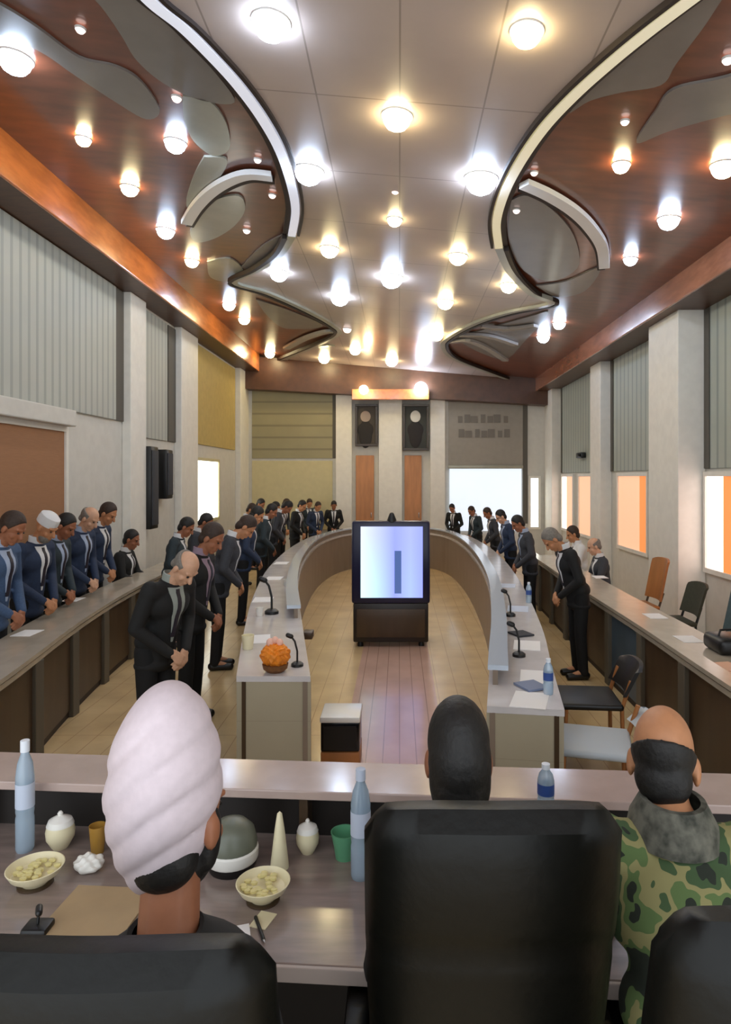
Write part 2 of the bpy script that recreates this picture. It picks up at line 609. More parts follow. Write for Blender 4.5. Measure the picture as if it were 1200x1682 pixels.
def inlay(pts, m, off=.022, n=5):
    q = smooth_path([Cc(x, y, off) for x, y in pts + pts[:1]], n)[:-1]
    return MB().slab(q, (0, 0, .02)).build('inlay', m, ce, smooth=False)


# grey swooshes of the left and right trays
inlay([(120, -110), (165, -60), (225, 0), (262, 28), (305, 70), (352, 118), (385, 168), (330, 165), (270, 138), (225, 100), (200, 60), (165, 10), (110, -50)], m_inlay)
inlay([(-60, -20), (0, 8), (60, 45), (130, 95), (190, 110), (232, 135), (262, 182), (240, 196), (190, 168), (120, 122), (60, 82), (-60, 30)], m_inlay)
inlay([(300, 158), (345, 168), (372, 205), (376, 245), (350, 256), (318, 232), (302, 195)], m_inlay_l)
inlay([(335, 258), (372, 262), (362, 290), (335, 318), (312, 345), (306, 330), (318, 290)], m_inlay_l)
inlay([(328, 356), (352, 330), (392, 322), (402, 345), (384, 372), (352, 392), (322, 398), (312, 380)], m_inlay_l)
inlay([(395, 440), (430, 405), (470, 385), (476, 398), (452, 422), (420, 440)], m_inlay)
inlay([(340, 430), (378, 425), (400, 448), (372, 462), (345, 455)], m_inlay_l)
inlay([(1290, -110), (1230, -60), (1185, 0), (1155, 45), (1110, 105), (1085, 140), (1020, 152), (968, 166), (935, 186), (965, 152), (1035, 92), (1110, 28), (1160, -30)], m_inlay)
inlay([(1290, 95), (1190, 128), (1105, 148), (1075, 185), (1045, 235), (1100, 215), (1190, 190), (1290, 165)], m_inlay)
inlay([(838, 330), (868, 322), (915, 352), (945, 395), (948, 440), (905, 462), (860, 445), (836, 400)], m_inlay)  # grey patch painted in for reflections on the glossy tray
inlay([(880, 470), (930, 462), (985, 440), (960, 478), (915, 488)], m_inlay)
# raised arcs
for pts, mm in (([(306, 366), (322, 340), (345, 316), (375, 297), (408, 287), (446, 290)], m_stripL),
                ([(860, 302), (900, 320), (940, 345), (968, 372), (988, 404), (992, 438)], m_stripL)):
    a = cpath(pts, .05)
    MB().sweep(a, .12, .05).build('raised_arc', m_strip, ce, smooth=False)
    MB().sweep([p + V((0, .12, .02)) for p in a], .09, .05).build('dark_edge', m_dark, ce, smooth=False)
# second scallops: stacked bands
inlay([(420, 492), (480, 512), (530, 536), (470, 540), (440, 520)], m_inlay)
for pts in ([(470, 572), (500, 556), (535, 545), (555, 546)], [(452, 600), (480, 582), (515, 570), (545, 566)]):
    MB().sweep(cpath(pts, .05), .16, .05).build('raised_arc', m_inlay_l, ce, smooth=False)
inlay([(745, 556), (800, 540), (870, 520), (900, 515), (862, 560), (830, 590), (790, 580)], m_inlay)
for pts in ([(740, 562), (770, 560), (800, 572), (830, 592)], [(752, 550), (800, 552), (846, 566)], [(790, 536), (835, 540), (880, 535)]):
    MB().sweep(cpath(pts, .055), .13, .05).build('raised_arc', m_ledge, ce, smooth=False)

# ------------------------------------------------------------------ ceiling downlights
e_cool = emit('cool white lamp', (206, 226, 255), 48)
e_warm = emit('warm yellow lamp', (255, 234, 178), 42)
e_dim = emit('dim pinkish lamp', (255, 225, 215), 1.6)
m_ring = mat('white lamp ring', (220, 218, 214), 0.4)
CEN = 'taupe centre ceiling'
LIGHTS = [
    ('c', 445, 35, 30, 'largest cool white downlight, on the taupe centre ceiling at the top of the photo'),
    ('w', 865, 50, 26, 'largest warm yellow downlight, nearest on the right of the taupe centre ceiling'),
    ('w', 652, 190, 24, 'big warm yellow downlight in the middle of the taupe centre ceiling'),
    ('c', 507, 280, 23, 'cool white downlight at the left waist of the taupe centre ceiling'),
    ('c', 790, 293, 26, 'cool white downlight at the right waist of the taupe centre ceiling'),
    ('d', 649, 312, 7, 'small dim downlight between the big yellow lamp and the pale one behind it'),
    ('w', 648, 360, 12, 'pale warm downlight on the centreline behind the dim one'),
    ('w', 541, 408, 15, 'warm downlight left of the centreline, behind the left waist lamp'),
    ('w', 752, 420, 15, 'warm downlight right of the centreline, behind the right waist lamp'),
    ('c', 458, 447, 15, 'cool white downlight by the left point of the taupe centre ceiling'),
    ('c', 643, 455, 18, 'cool white downlight on the centreline midway along the ceiling'),
    ('w', 835, 468, 13, 'warm downlight by the right point of the taupe centre ceiling'),
    ('c', 558, 487, 15, 'cool white downlight above the left scallop tip'),
    ('w', 731, 495, 13, 'warm downlight, front one of the pair near the right scallop'),
    ('w', 716, 548, 12, 'warm downlight, rear one of the pair near the right scallop'),
    ('d', 570, 540, 7, 'dim downlight beside the tip of the left scallop'),
    ('w', 583, 574, 9, 'warm downlight far along the ceiling, left of the centreline'),
    ('w', 532, 588, 9, 'warm downlight far along the ceiling behind the left scallop'),
    ('w', 643, 592, 10, 'warm downlight farthest along the centreline'),
    ('c', 25, 95, 26, 'big cool white downlight in the left tray at the photo edge'),
    ('d', 132, 47, 8, 'small pinkish downlight nearest in the left tray'),
    ('w', 137, 228, 12, 'warm downlight nearest in the row along the left cornice'),
    ('w', 213, 308, 14, 'warm downlight second in the row along the left cornice'),
    ('c', 288, 234, 17, 'cool white downlight in the left tray between the grey inlays'),
    ('d', 290, 160, 8, 'dim downlight in the left tray above the cool white one'),
    ('c', 272, 378, 14, 'cool white downlight by the left cornice beside the curved arc'),
    ('d', 423, 262, 6, 'dim downlight over the upper end of the left arc'),
    ('d', 447, 320, 6, 'dim downlight under the upper end of the left arc'),
    ('d', 405, 378, 6, 'dim downlight in the brown patch inside the left arc'),
    ('w', 315, 428, 11, 'warm downlight by the left cornice behind the arc'),
    ('c', 376, 500, 10, 'cool white downlight by the left cornice near the far scallop'),
    ('w', 401, 524, 9, 'warm downlight just behind the cool one by the left cornice'),
    ('w', 443, 580, 8, 'warm downlight in the far left corner of the ceiling'),
    ('d', 1195, 97, 9, 'pinkish downlight at the right edge of the photo in the right tray'),
    ('d', 1026, 199, 7, 'small pinkish downlight at the point of the right grey inlay'),
    ('w', 1020, 270, 14, 'warm downlight in the middle of the right brown tray'),
    ('w', 1188, 272, 20, 'large warm downlight at the right edge of the right tray'),
    ('c', 1098, 360, 17, 'big cool white downlight in the right tray near the cornice'),
    ('d', 877, 283, 6, 'dim downlight at the upper end of the right arc'),
    ('d', 848, 345, 6, 'dim downlight under the upper end of the right arc'),
    ('c', 1035, 425, 11, 'smaller cool white downlight right of the lower end of the right arc'),
    ('c', 918, 531, 10, 'cool white downlight, nearer of the close pair by the right cornice'),
    ('c', 892, 553, 10, 'cool white downlight, farther of the close pair by the right cornice'),
    ('c', 830, 626, 8, 'cool white downlight in the far right corner of the ceiling'),
]
EM = {'c': e_cool, 'w': e_warm, 'd': e_dim}
tilt = Matrix.Rotation(math.atan(CS), 4, 'Y')
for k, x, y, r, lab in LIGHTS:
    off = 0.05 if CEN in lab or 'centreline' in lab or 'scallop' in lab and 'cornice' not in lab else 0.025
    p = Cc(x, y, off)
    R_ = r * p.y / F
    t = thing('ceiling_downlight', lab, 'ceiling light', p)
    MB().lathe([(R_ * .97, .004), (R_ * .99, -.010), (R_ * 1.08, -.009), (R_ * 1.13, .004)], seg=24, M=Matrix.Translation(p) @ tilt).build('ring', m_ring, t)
    MB().lathe([(R_ * .98, .002), (R_ * .97, -R_ * .2), (R_ * .88, -R_ * .5), (R_ * .68, -R_ * .78), (R_ * .36, -R_ * .96), (0, -R_ * 1.02)], seg=24, M=Matrix.Translation(p) @ tilt).build('glare_bulb', EM[k], t)  # bulb made as large as the glare around the lamp
# two wall-top lamps over the portraits
for x, y, lab in ((597, 640, 'warm lamp above the left portrait on the end wall'), (691, 638, 'bright white lamp above the right portrait on the end wall')):
    p = P(x, y, 16.38)
    t = thing('spot_lamp', lab, 'lamp', p)
    MB().cap(p + V((0, .22, .05)), p + V((0, .06, .02)), .02, .03).build('bracket', m_black, t)
    MB().ell(p, (.16, .16, .16) if x > 650 else (.11, .11, .11)).build('glare_bulb', e_cool if x > 650 else e_warm, t)

# ------------------------------------------------------------------ windows and wall fittings
e_day = emit('daylight pane', (250, 252, 240), 2.6)
e_orange = emit('sunlit orange blind', (255, 150, 80), 0.55, (236, 150, 84))
e_peach = emit('sunlit peach blind', (255, 190, 150), 0.6, (236, 190, 160))
e_sun = emit('sunlit window gap', (255, 226, 214), 1.8)
nwin = [0]


def window(axis, pos, a0, a1, z0, z1, fm, parts, label):
    """parts: list of (from, to, material, name) as fractions of the width"""
    nwin[0] += 1
    t = thing('window_%d' % nwin[0], label, None, (pos, (a0 + a1) / 2, z0) if axis == 'x' else ((a0 + a1) / 2, pos, z0))
    t['kind'] = 'structure'
    sg_ = -1 if pos > 0 else 1
    th = .05 * sg_
    fw = .06

    def bx(u0, u1, w0, w1, d, nm, m):
        mb = MB()
        if axis == 'x':
            mb.box(min(pos, pos + d), max(pos, pos + d), u0, u1, w0, w1)
        else:
            mb.box(u0, u1, pos - abs(d), pos, w0, w1)
        mb.build(nm, m, t, smooth=False)
    bx(a0, a1, z1 - fw, z1, th, 'frame_rail', fm)
    bx(a0, a1, z0, z0 + fw, th, 'frame_rail', fm)
    bx(a0, a0 + fw, z0 + fw, z1 - fw, th, 'frame_stile', fm)
    bx(a1 - fw, a1, z0 + fw, z1 - fw, th, 'frame_stile', fm)
    w = a1 - a0 - 2 * fw
    for f0, f1, m, nm in parts:
        bx(a0 + fw + f0 * w, a0 + fw + f1 * w, z0 + fw, z1 - fw, th * .5, nm, m)
    return t


w1 = window('x', XL + .001, 4.6, lD(106), 0.9, 2.6, m_pil, [(0, 1, m_blind, 'roller_blind')], 'left window covered by a brown roller blind')
MB().box(XL, XL + .16, 4.4, lD(104), 2.6, 2.79, .015).build('lintel_box', m_wall, w1, smooth=False)
window('x', XL + .001, lD(314), lD(357), 1.1, 2.40, m_cream, [(0, 1, e_day, 'pane')], 'small bright daylight window at the far end of the left wall')
window('x', XR - .001, 6.3, 8.58, .80, 2.08, m_pil, [(0, .80, e_orange, 'roller_blind'), (.80, 1, e_sun, 'pane')], 'nearest right window with an orange sunlit blind')
window('x', XR - .001, 10.5, 12.0, .75, 2.09, m_pil, [(0, .25, e_orange, 'roller_blind'), (.25, 1, e_peach, 'roller_blind')], 'second right window with orange and peach blinds')
window('x', XR - .001, 13.3, 14.6, .75, 2.09, m_pil, [(0, 1, e_peach, 'roller_blind')], 'third right window with a peach blind')
window('x', XR - .001, 15.0, 16.1, .75, 2.09, m_pil, [(0, .6, e_peach, 'roller_blind'), (.6, 1, e_sun, 'pane')], 'farthest right window with a peach blind and white gap')
window('y', YB - .001, P(867, 0, YB).x, P(887, 0, YB).x, .7, 2.05, m_pil, [(0, 1, e_day, 'pane')], 'narrow white window in the right corner of the end wall')

# projection screen at the end wall
e_scr = emit('lit projection screen', (206, 226, 248), .7)
a, b = P(738, 770, YB - .06), P(856, 872, YB - .06)
t = thing('projection_screen', 'glowing pale blue projection screen on the right of the end wall', 'screen', ((a.x + b.x) / 2, YB - .06, b.z))
MB().box(a.x, b.x, YB - .065, YB - .045, b.z, a.z).build('fabric', e_scr, t, smooth=False)
MB().box(a.x - .04, b.x + .04, YB - .1, YB - .03, a.z, a.z + .09, .02).build('case', m_inlay_l, t)

# portraits
m_frame = mat('dark picture frame', (58, 48, 38), 0.4)
m_canvas = mat('dark portrait background', (64, 56, 46), 0.6, var=0.15, vscale=2)
m_canvas2 = mat('dark green portrait background', (46, 48, 42), 0.6, var=0.15, vscale=2)
m_pface = mat('painted pale head', (166, 150, 140), 0.7)
m_pwhite = mat('painted white turban', (214, 214, 210), 0.7)
m_probe = mat('painted dark robe', (30, 25, 24), 0.7)
for x0, x1, y0, y1, lab, cv, hd, hx in ((583, 620, 664, 733, 'left dark framed portrait on the end wall, faint grey head', m_canvas, m_pface, 600),
                                        (661, 704, 664, 740, 'right dark framed portrait on the end wall, head with white turban', m_canvas2, m_pwhite, 682)):
    a, b = P(x0, y0, YB - .12), P(x1, y1, YB - .12)
    t = thing('portrait', lab, 'picture', ((a.x + b.x) / 2, YB - .1, b.z))
    f = MB()
    for q in ((a.x, b.x, a.z - .06, a.z), (a.x, b.x, b.z, b.z + .06), (a.x, a.x + .06, b.z + .06, a.z - .06), (b.x - .06, b.x, b.z + .06, a.z - .06)):
        f.box(q[0], q[1], YB - .17, YB - .005, q[2], q[3], .008)
    f.build('frame', m_frame, t, smooth=False)
    MB().box(a.x + .05, b.x - .05, YB - .12, YB - .04, b.z + .05, a.z - .05).build('canvas', cv, t, smooth=False)
    h = P(hx, y0 + 20, YB - .14)
    MB().ell((h.x, YB - .125, h.z), (.13, .012, .15 if hd is m_pwhite else .14)).build('painted_head', hd, t)
    MB().ell((h.x, YB - .122, h.z - .44), (.17, .012, .36)).ell((h.x, YB - .122, h.z - .34), (.205, .012, .2)).build('painted_robe', m_probe, t)

# orange wooden panels below the portraits
m_odoor = mat('orange brown door wood', (186, 128, 82), 0.45, var=0.12, vscale=4, stretch=(3, 3, .4))
for i, (x0, x1, lab) in enumerate(((584, 614, 'left orange wooden door under the left portrait'), (664, 692, 'right orange wooden door under the right portrait'))):
    a, b = P(x0, 748, YB - .05), P(x1, 1000, YB - .05)
    t = thing('door_%d' % (i + 1), lab, None, ((a.x + b.x) / 2, YB - .03, 0), kind='structure')
    MB().box(a.x, b.x, YB - .06, YB - .005, 0, a.z, .01).build('leaf', m_odoor, t, smooth=False)
    MB().cap((b.x - .07, YB - .09, 1.0), (b.x - .07, YB - .09, 1.12), .012, .012).build('door_handle', m_chrome, t)

# column speakers on the left wall
for x0, x1, z0, z1, lab in ((221, 240, 1.22, 2.48, 'taller black column speaker on the left wall beside the first pilaster'),
                            (249, 265, 1.66, 2.46, 'shorter black column speaker on the left wall')):
    t = thing('column_speaker', lab, 'speaker', (XL + .14, (lD(x0) + lD(x1)) / 2, z0))
    y0, y1 = lD(x0) + .12, lD(x1) - .02
    MB().box(XL + .0, XL + .2, y0, y1, z0, z1, .02).build('cabinet', m_black, t)
    MB().box(XL + .19, XL + .215, y0 + .03, y1 - .03, z0 + .06, z1 - .06, .008).build('grille', m_suit_g, t)
p = P(950, 748, 14.2)
t = thing('wall_camera', 'small black camera high on the right wall', 'camera', (XR - .1, 14.2, p.z - .06))
MB().box(XR - .14, XR - .03, 14.0, 14.4, p.z - .06, p.z + .06, .02).build('housing', m_black, t)
MB().cap((XR - .14, 14.08, p.z), (XR - .18, 14.0, p.z), .035, .03).build('lens', m_blackgloss, t)

# ------------------------------------------------------------------ conference table (oval)
ZTOP = 0.78


def tw(x, y):
    q = S(x, y, ZTOP)
    return V((q.x, q.y, 0))


def xy(a): return [V((p[0], p[1], 0)) for p in a]


outL = smooth_path(xy([(-1.0, 4.12), (-1.22, 5.26), (-1.50, 6.9), (-1.78, 9.2), (-1.90, 12.0), (-1.75, 14.4), (-1.1, 15.75), (-.25, 16.0)]), 5)
innL = smooth_path(xy([(-.545, 4.12), (-.79, 5.5), (-1.13, 7.5), (-1.38, 9.8), (-1.47, 12.3), (-1.25, 14.1), (-.75, 15.1), (-.25, 15.35)]), 5)
outR = smooth_path(xy([(.87, 3.52), (1.0, 4.4), (1.17, 5.5), (1.39, 7.5), (1.56, 9.9), (1.58, 12.3), (1.38, 14.4), (.7, 15.75), (-.25, 16.0)]), 5)
innR = smooth_path(xy([(.47, 3.58), (.58, 4.3), (.76, 5.5), (1.0, 7.5), (1.13, 9.9), (1.13, 12.3), (.95, 14.1), (.45, 15.1), (-.25, 15.35)]), 5)
m_otop = mat('pale grey laminate worktop', (212, 207, 206), 0.2, var=0.06, vscale=5, coat=0.4)
m_oledge = mat('gloss ledge with painted window reflection', (196, 208, 222), 0.15, coat=0.5)  # pale blue paints the window light reflected in the ledge
ct = thing('conference_table', 'long oval conference table with grey top, curved brown inner panel and open near end', 'table', (-.1, 9.5, 0))


def lerp_path(a, b, f):
    return [p + (q - p) * f for p, q in zip(a, b)]


for o_, i_, nm in ((outL, innL, 'l'), (outR, innR, 'r')):
    # writing surface
    MB().prism([(p.x, p.y) for p in o_] + [(p.x, p.y) for p in reversed(i_)], ZTOP - .035, ZTOP).build('worktop', m_otop, ct, smooth=False)
    lp = lerp_path(i_, o_, .14)
    lp = lp[(6 if nm == 'l' else 3):]
    MB().sweep([p + V((0, 0, ZTOP + .10)) for p in lp], .12, .03).build('raised_ledge', m_oledge, ct, smooth=False)
    MB().wallstrip(lerp_path(i_, o_, .10 if nm == 'l' else .10)[(6 if nm == 'l' else 3):], ZTOP, ZTOP + .086, .03).build('ledge_riser', m_curve, ct, smooth=False)
    MB().wallstrip(lerp_path(i_, o_, .07), 0.0, ZTOP - .034, .03).build('inner_panel', m_curve, ct, smooth=False)
    MB().wallstrip(lerp_path(i_, o_, .90), 0.0, ZTOP - .034, .025).build('outer_panel', m_dbrown, ct, smooth=False)
    a, b = i_[0], o_[0]
    e = MB().wallstrip([a + V((0, .02, 0)), b + V((0, .02, 0))], 0, ZTOP - .034, .03)
    e.build('end_panel', m_taupe, ct, smooth=False)

# ------------------------------------------------------------------ side desks along the walls
def side_desk(fr, depth_dir, label, name, blue=None, panel_n=10):
    """fr: front edge polyline from near to far"""
    t = thing(name, label, 'desk', (fr[len(fr) // 2].x + depth_dir * .2, fr[len(fr) // 2].y, 0))
    bkp = [p + V((depth_dir * .48, 0, 0)) for p in fr]
    MB().prism([(p.x, p.y) for p in fr] + [(p.x, p.y) for p in reversed(bkp)], ZTOP - .08, ZTOP - .045).build('worktop', m_top, t, smooth=False)
    MB().sweep([p + V((depth_dir * .05, 0, ZTOP - .015)) for p in fr], .13, .03).build('raised_ledge', m_top, t, smooth=False)
    MB().wallstrip([p + V((depth_dir * .04, 0, 0)) for p in fr], ZTOP - .045, ZTOP - .03, .05).build('ledge_riser', m_dark, t, smooth=False)  # dark colour paints the shadow line under the desk ledge
    n = panel_n
    L_ = [0]
    for a, b in zip(fr, fr[1:]):
        L_.append(L_[-1] + (b - a).length)

    def at(s_):
        for i in range(len(fr) - 1):
            if s_ <= L_[i + 1] + 1e-6:
                f = (s_ - L_[i]) / (L_[i + 1] - L_[i])
                return fr[i] + (fr[i + 1] - fr[i]) * f
        return fr[-1]
    for k in range(n):
        s0, s1 = L_[-1] * k / n, L_[-1] * (k + 1) / n
        q = [at(s0 + (s1 - s0) * f) + V((depth_dir * .05, 0, 0)) for f in (0, .5, 1)]
        MB().wallstrip(q, .06, ZTOP - .08, .025).build('front_panel', m_bluerefl if blue == k else m_dbrown, t, smooth=False)
        a = at(s0) + V((depth_dir * .03, 0, 0))
        MB().box(a.x - .03, a.x + .03, a.y - .055, a.y + .055, 0, ZTOP - .08, .006).build('post', m_post, t, smooth=False)
    MB().wallstrip([p + V((depth_dir * .06, 0, 0)) for p in fr], 0, .06, .02).build('plinth', m_dark, t, smooth=False)
    return t


frL = smooth_path(xy([(-2.3, 3.0), (-2.43, 4.1), (-2.73, 5.72), (-2.92, 7.2), (-3.02, 8.8), (-3.1, 11.0)]), 5)
side_desk(frL, -1, 'long dark panelled desk along the left wall with a row of people behind it', 'wall_desk', panel_n=9)
frR = smooth_path(xy([(1.93, 2.9), (1.96, 4.2), (2.0, 5.6), (2.02, 7.4), (2.08, 9.5), (2.12, 11.0)]), 5)
side_desk(frR, 1, 'long dark panelled desk along the right wall with one panel painted with blue reflection', 'wall_desk', blue=3, panel_n=9)

# ------------------------------------------------------------------ television on its stand
tvx0, tvx1, tvD = P(577, 0, 7.9).x, P(706, 0, 7.9).x, 7.9
z_t, z_m = zat(856, 7.9), zat(992, 7.9)
tv = thing('television', 'big television with a bright blue white picture on a dark floor cabinet', 'television', ((tvx0 + tvx1) / 2, tvD + .2, 0))
MB().box(tvx0, tvx1, tvD, tvD + .14, z_m, z_t, .03).build('casing', mat('dark navy casing', (22, 24, 56), 0.3), tv)
MB().cap((P(643, 0, 7.9).x, tvD + .06, z_t - .01), (P(643, 0, 7.9).x, tvD + .06, z_t + .07), .06, .03).build('camera_mount', m_black, tv)
# picture shown on the screen
ms = bpy.data.materials.new('television picture'); ms.use_nodes = True
nt = ms.node_tree; N = nt.nodes; L = nt.links
b_ = N['Principled BSDF']
tc = N.new('ShaderNodeTexCoord'); sp = N.new('ShaderNodeSeparateXYZ')
L.new(tc.outputs['Generated'], sp.inputs[0])
r1 = N.new('ShaderNodeValToRGB')
r1.color_ramp.elements[0].position = 0.2; r1.color_ramp.elements[0].color = rgb((205, 248, 255))
r1.color_ramp.elements[1].position = 0.9; r1.color_ramp.elements[1].color = rgb((205, 215, 250))
L.new(sp.outputs[2], r1.inputs[0])
r2 = N.new('ShaderNodeValToRGB')
for p_, c_ in ((0.0, 0.0), (0.55, .05), (.8, .8), (1.0, 1.0)):
    if p_ in (0.0, 1.0):
        el = r2.color_ramp.elements[int(p_)]
    else:
        el = r2.color_ramp.elements.new(p_)
    el.color = (c_, c_, c_, 1)
L.new(sp.outputs[0], r2.inputs[0])
mx = N.new('ShaderNodeMix'); mx.data_type = 'RGBA'
L.new(r2.outputs[0], mx.inputs['Factor']); L.new(r1.outputs[0], mx.inputs['A']); mx.inputs['B'].default_value = rgb((140, 150, 240))
def mmath(op, a, bv):
    n = N.new('ShaderNodeMath'); n.operation = op
    L.new(a, n.inputs[0])
    if isinstance(bv, float): n.inputs[1].default_value = bv
    else: L.new(bv, n.inputs[1])
    return n.outputs[0]
dx = mmath('ABSOLUTE', mmath('SUBTRACT', sp.outputs[0], 0.60), 0.0)
inx = mmath('LESS_THAN', dx, 0.055)
inz = mmath('LESS_THAN', mmath('ABSOLUTE', mmath('SUBTRACT', sp.outputs[2], 0.36), 0.0), 0.30)
mk = mmath('MULTIPLY', inx, inz)
mx2 = N.new('ShaderNodeMix'); mx2.data_type = 'RGBA'
L.new(mk, mx2.inputs['Factor']); L.new(mx.outputs['Result'], mx2.inputs['A']); mx2.inputs['B'].default_value = rgb((70, 90, 140))
b_.inputs['Base Color'].default_value = (0, 0, 0, 1)
L.new(mx2.outputs['Result'], b_.inputs['Emission Color'])
b_.inputs['Emission Strength'].default_value = 1.25
b_.inputs['Roughness'].default_value = .2
MB().box(P(592, 0, 7.89).x, P(694, 0, 7.89).x, tvD - .008, tvD + .01, zat(982, 7.89), zat(865, 7.89)).build('screen', ms, tv, smooth=False)
MB().box(tvx0 + .02, tvx1 - .02, tvD + .0, tvD + .5, .06, z_m + .005, .015).build('cabinet', mat('very dark brown wood', (34, 26, 20), .4, var=.1), tv)
MB().box(tvx0 + .06, tvx1 - .06, tvD - .012, tvD + .005, .12, z_m - .06, .006).build('cabinet_door', m_dbrown, tv)
for sx in (0, 1):
    for sy in (0, 1):
        x = tvx0 + .1 + sx * (tvx1 - tvx0 - .2)
        MB().lathe([(0, 0), (.035, 0), (.035, .03), (.02, .065), (0, .065)], (x, tvD + .08 + sy * .34, 0), 14).build('castor', m_black, tv)

# small prompter monitor on the floor
a = S(557, 1268, 0)
pm = thing('floor_monitor', 'small black screened monitor with white top in a wooden stand on the floor', 'monitor', a)
x0, x1 = P(526, 0, a.y).x, P(590, 0, a.y).x
MB().box(x0, x1, a.y, a.y + .3, 0, .13, .01).build('wooden_base', m_owood, pm)
MB().box(x0, x1, a.y + .01, a.y + .28, .13, .33, .012).build('housing', m_blackgloss, pm)
MB().box(x0 + .02, x1 - .02, a.y - .002, a.y + .012, .15, .31).build('screen', m_black, pm, smooth=False)
MB().box(x0 - .005, x1 + .005, a.y, a.y + .3, .33, .37, .01).build('top_panel', m_white, pm)

# ------------------------------------------------------------------ people
def rotx_about(p, c, a):
    p = V(p) - c
    return c + V((p.x, p.y * math.cos(a) + p.z * math.sin(a), -p.y * math.sin(a) + p.z * math.cos(a)))


def head_parts(mb, M):
    mb.ell((0, -.010, .030), (.075, .095, .096), M)
    mb.ell((0, .022, -.040), (.059, .072, .084), M)
    mb.ell((0, .066, -.100), (.028, .024, .022), M, 2)
    a = M @ V((0, .088, .012)); b = M @ V((0, .112, -.030))
    mb.cap(a, b, .009, .015)
    mb.ell((0, .088, -.062), (.026, .014, .008), M, 2)
    mb.ell((0, .084, -.076), (.022, .014, .007), M, 2)
    for s in (-1, 1):
        mb.ell((s * .079, -.008, -.012), (.012, .022, .034), M, 2)
        mb.cap(M @ V((s * .014, .085, .030)), M @ V((s * .050, .072, .032)), .009, .008)
        mb.ell((s * .042, .058, -.035), (.022, .02, .022), M, 2)


def hand_parts(mb, w, d, up, side):
    """palm from the wrist w along d, knuckles bend towards -up; thumb on the side"""
    d = d.normalized(); sd = d.cross(up).normalized() * side
    pc = w + d * .045
    for k in range(4):
        mb.cap(w + sd * (.012 * (k - 1.5)), w + d * .085 + sd * (.0185 * (k - 1.5)), .015, .0115)
    for k, ln in enumerate((.062, .074, .068, .052)):
        r = w + d * .085 + sd * (.0205 * (k - 1.5))
        e = r + d * ln * .55 - up * .012
        f = e + d * ln * .35 - up * .032
        mb.cap(r, e, .0095, .0085)
        mb.cap(e, f, .0085, .0075)
    r = w + d * .02 - sd * .024
    e = r + d * .035 - sd * .022
    mb.cap(r, e, .013, .011)
    mb.cap(e, e + d * .032 - up * .008 + sd * .004, .011, .009)


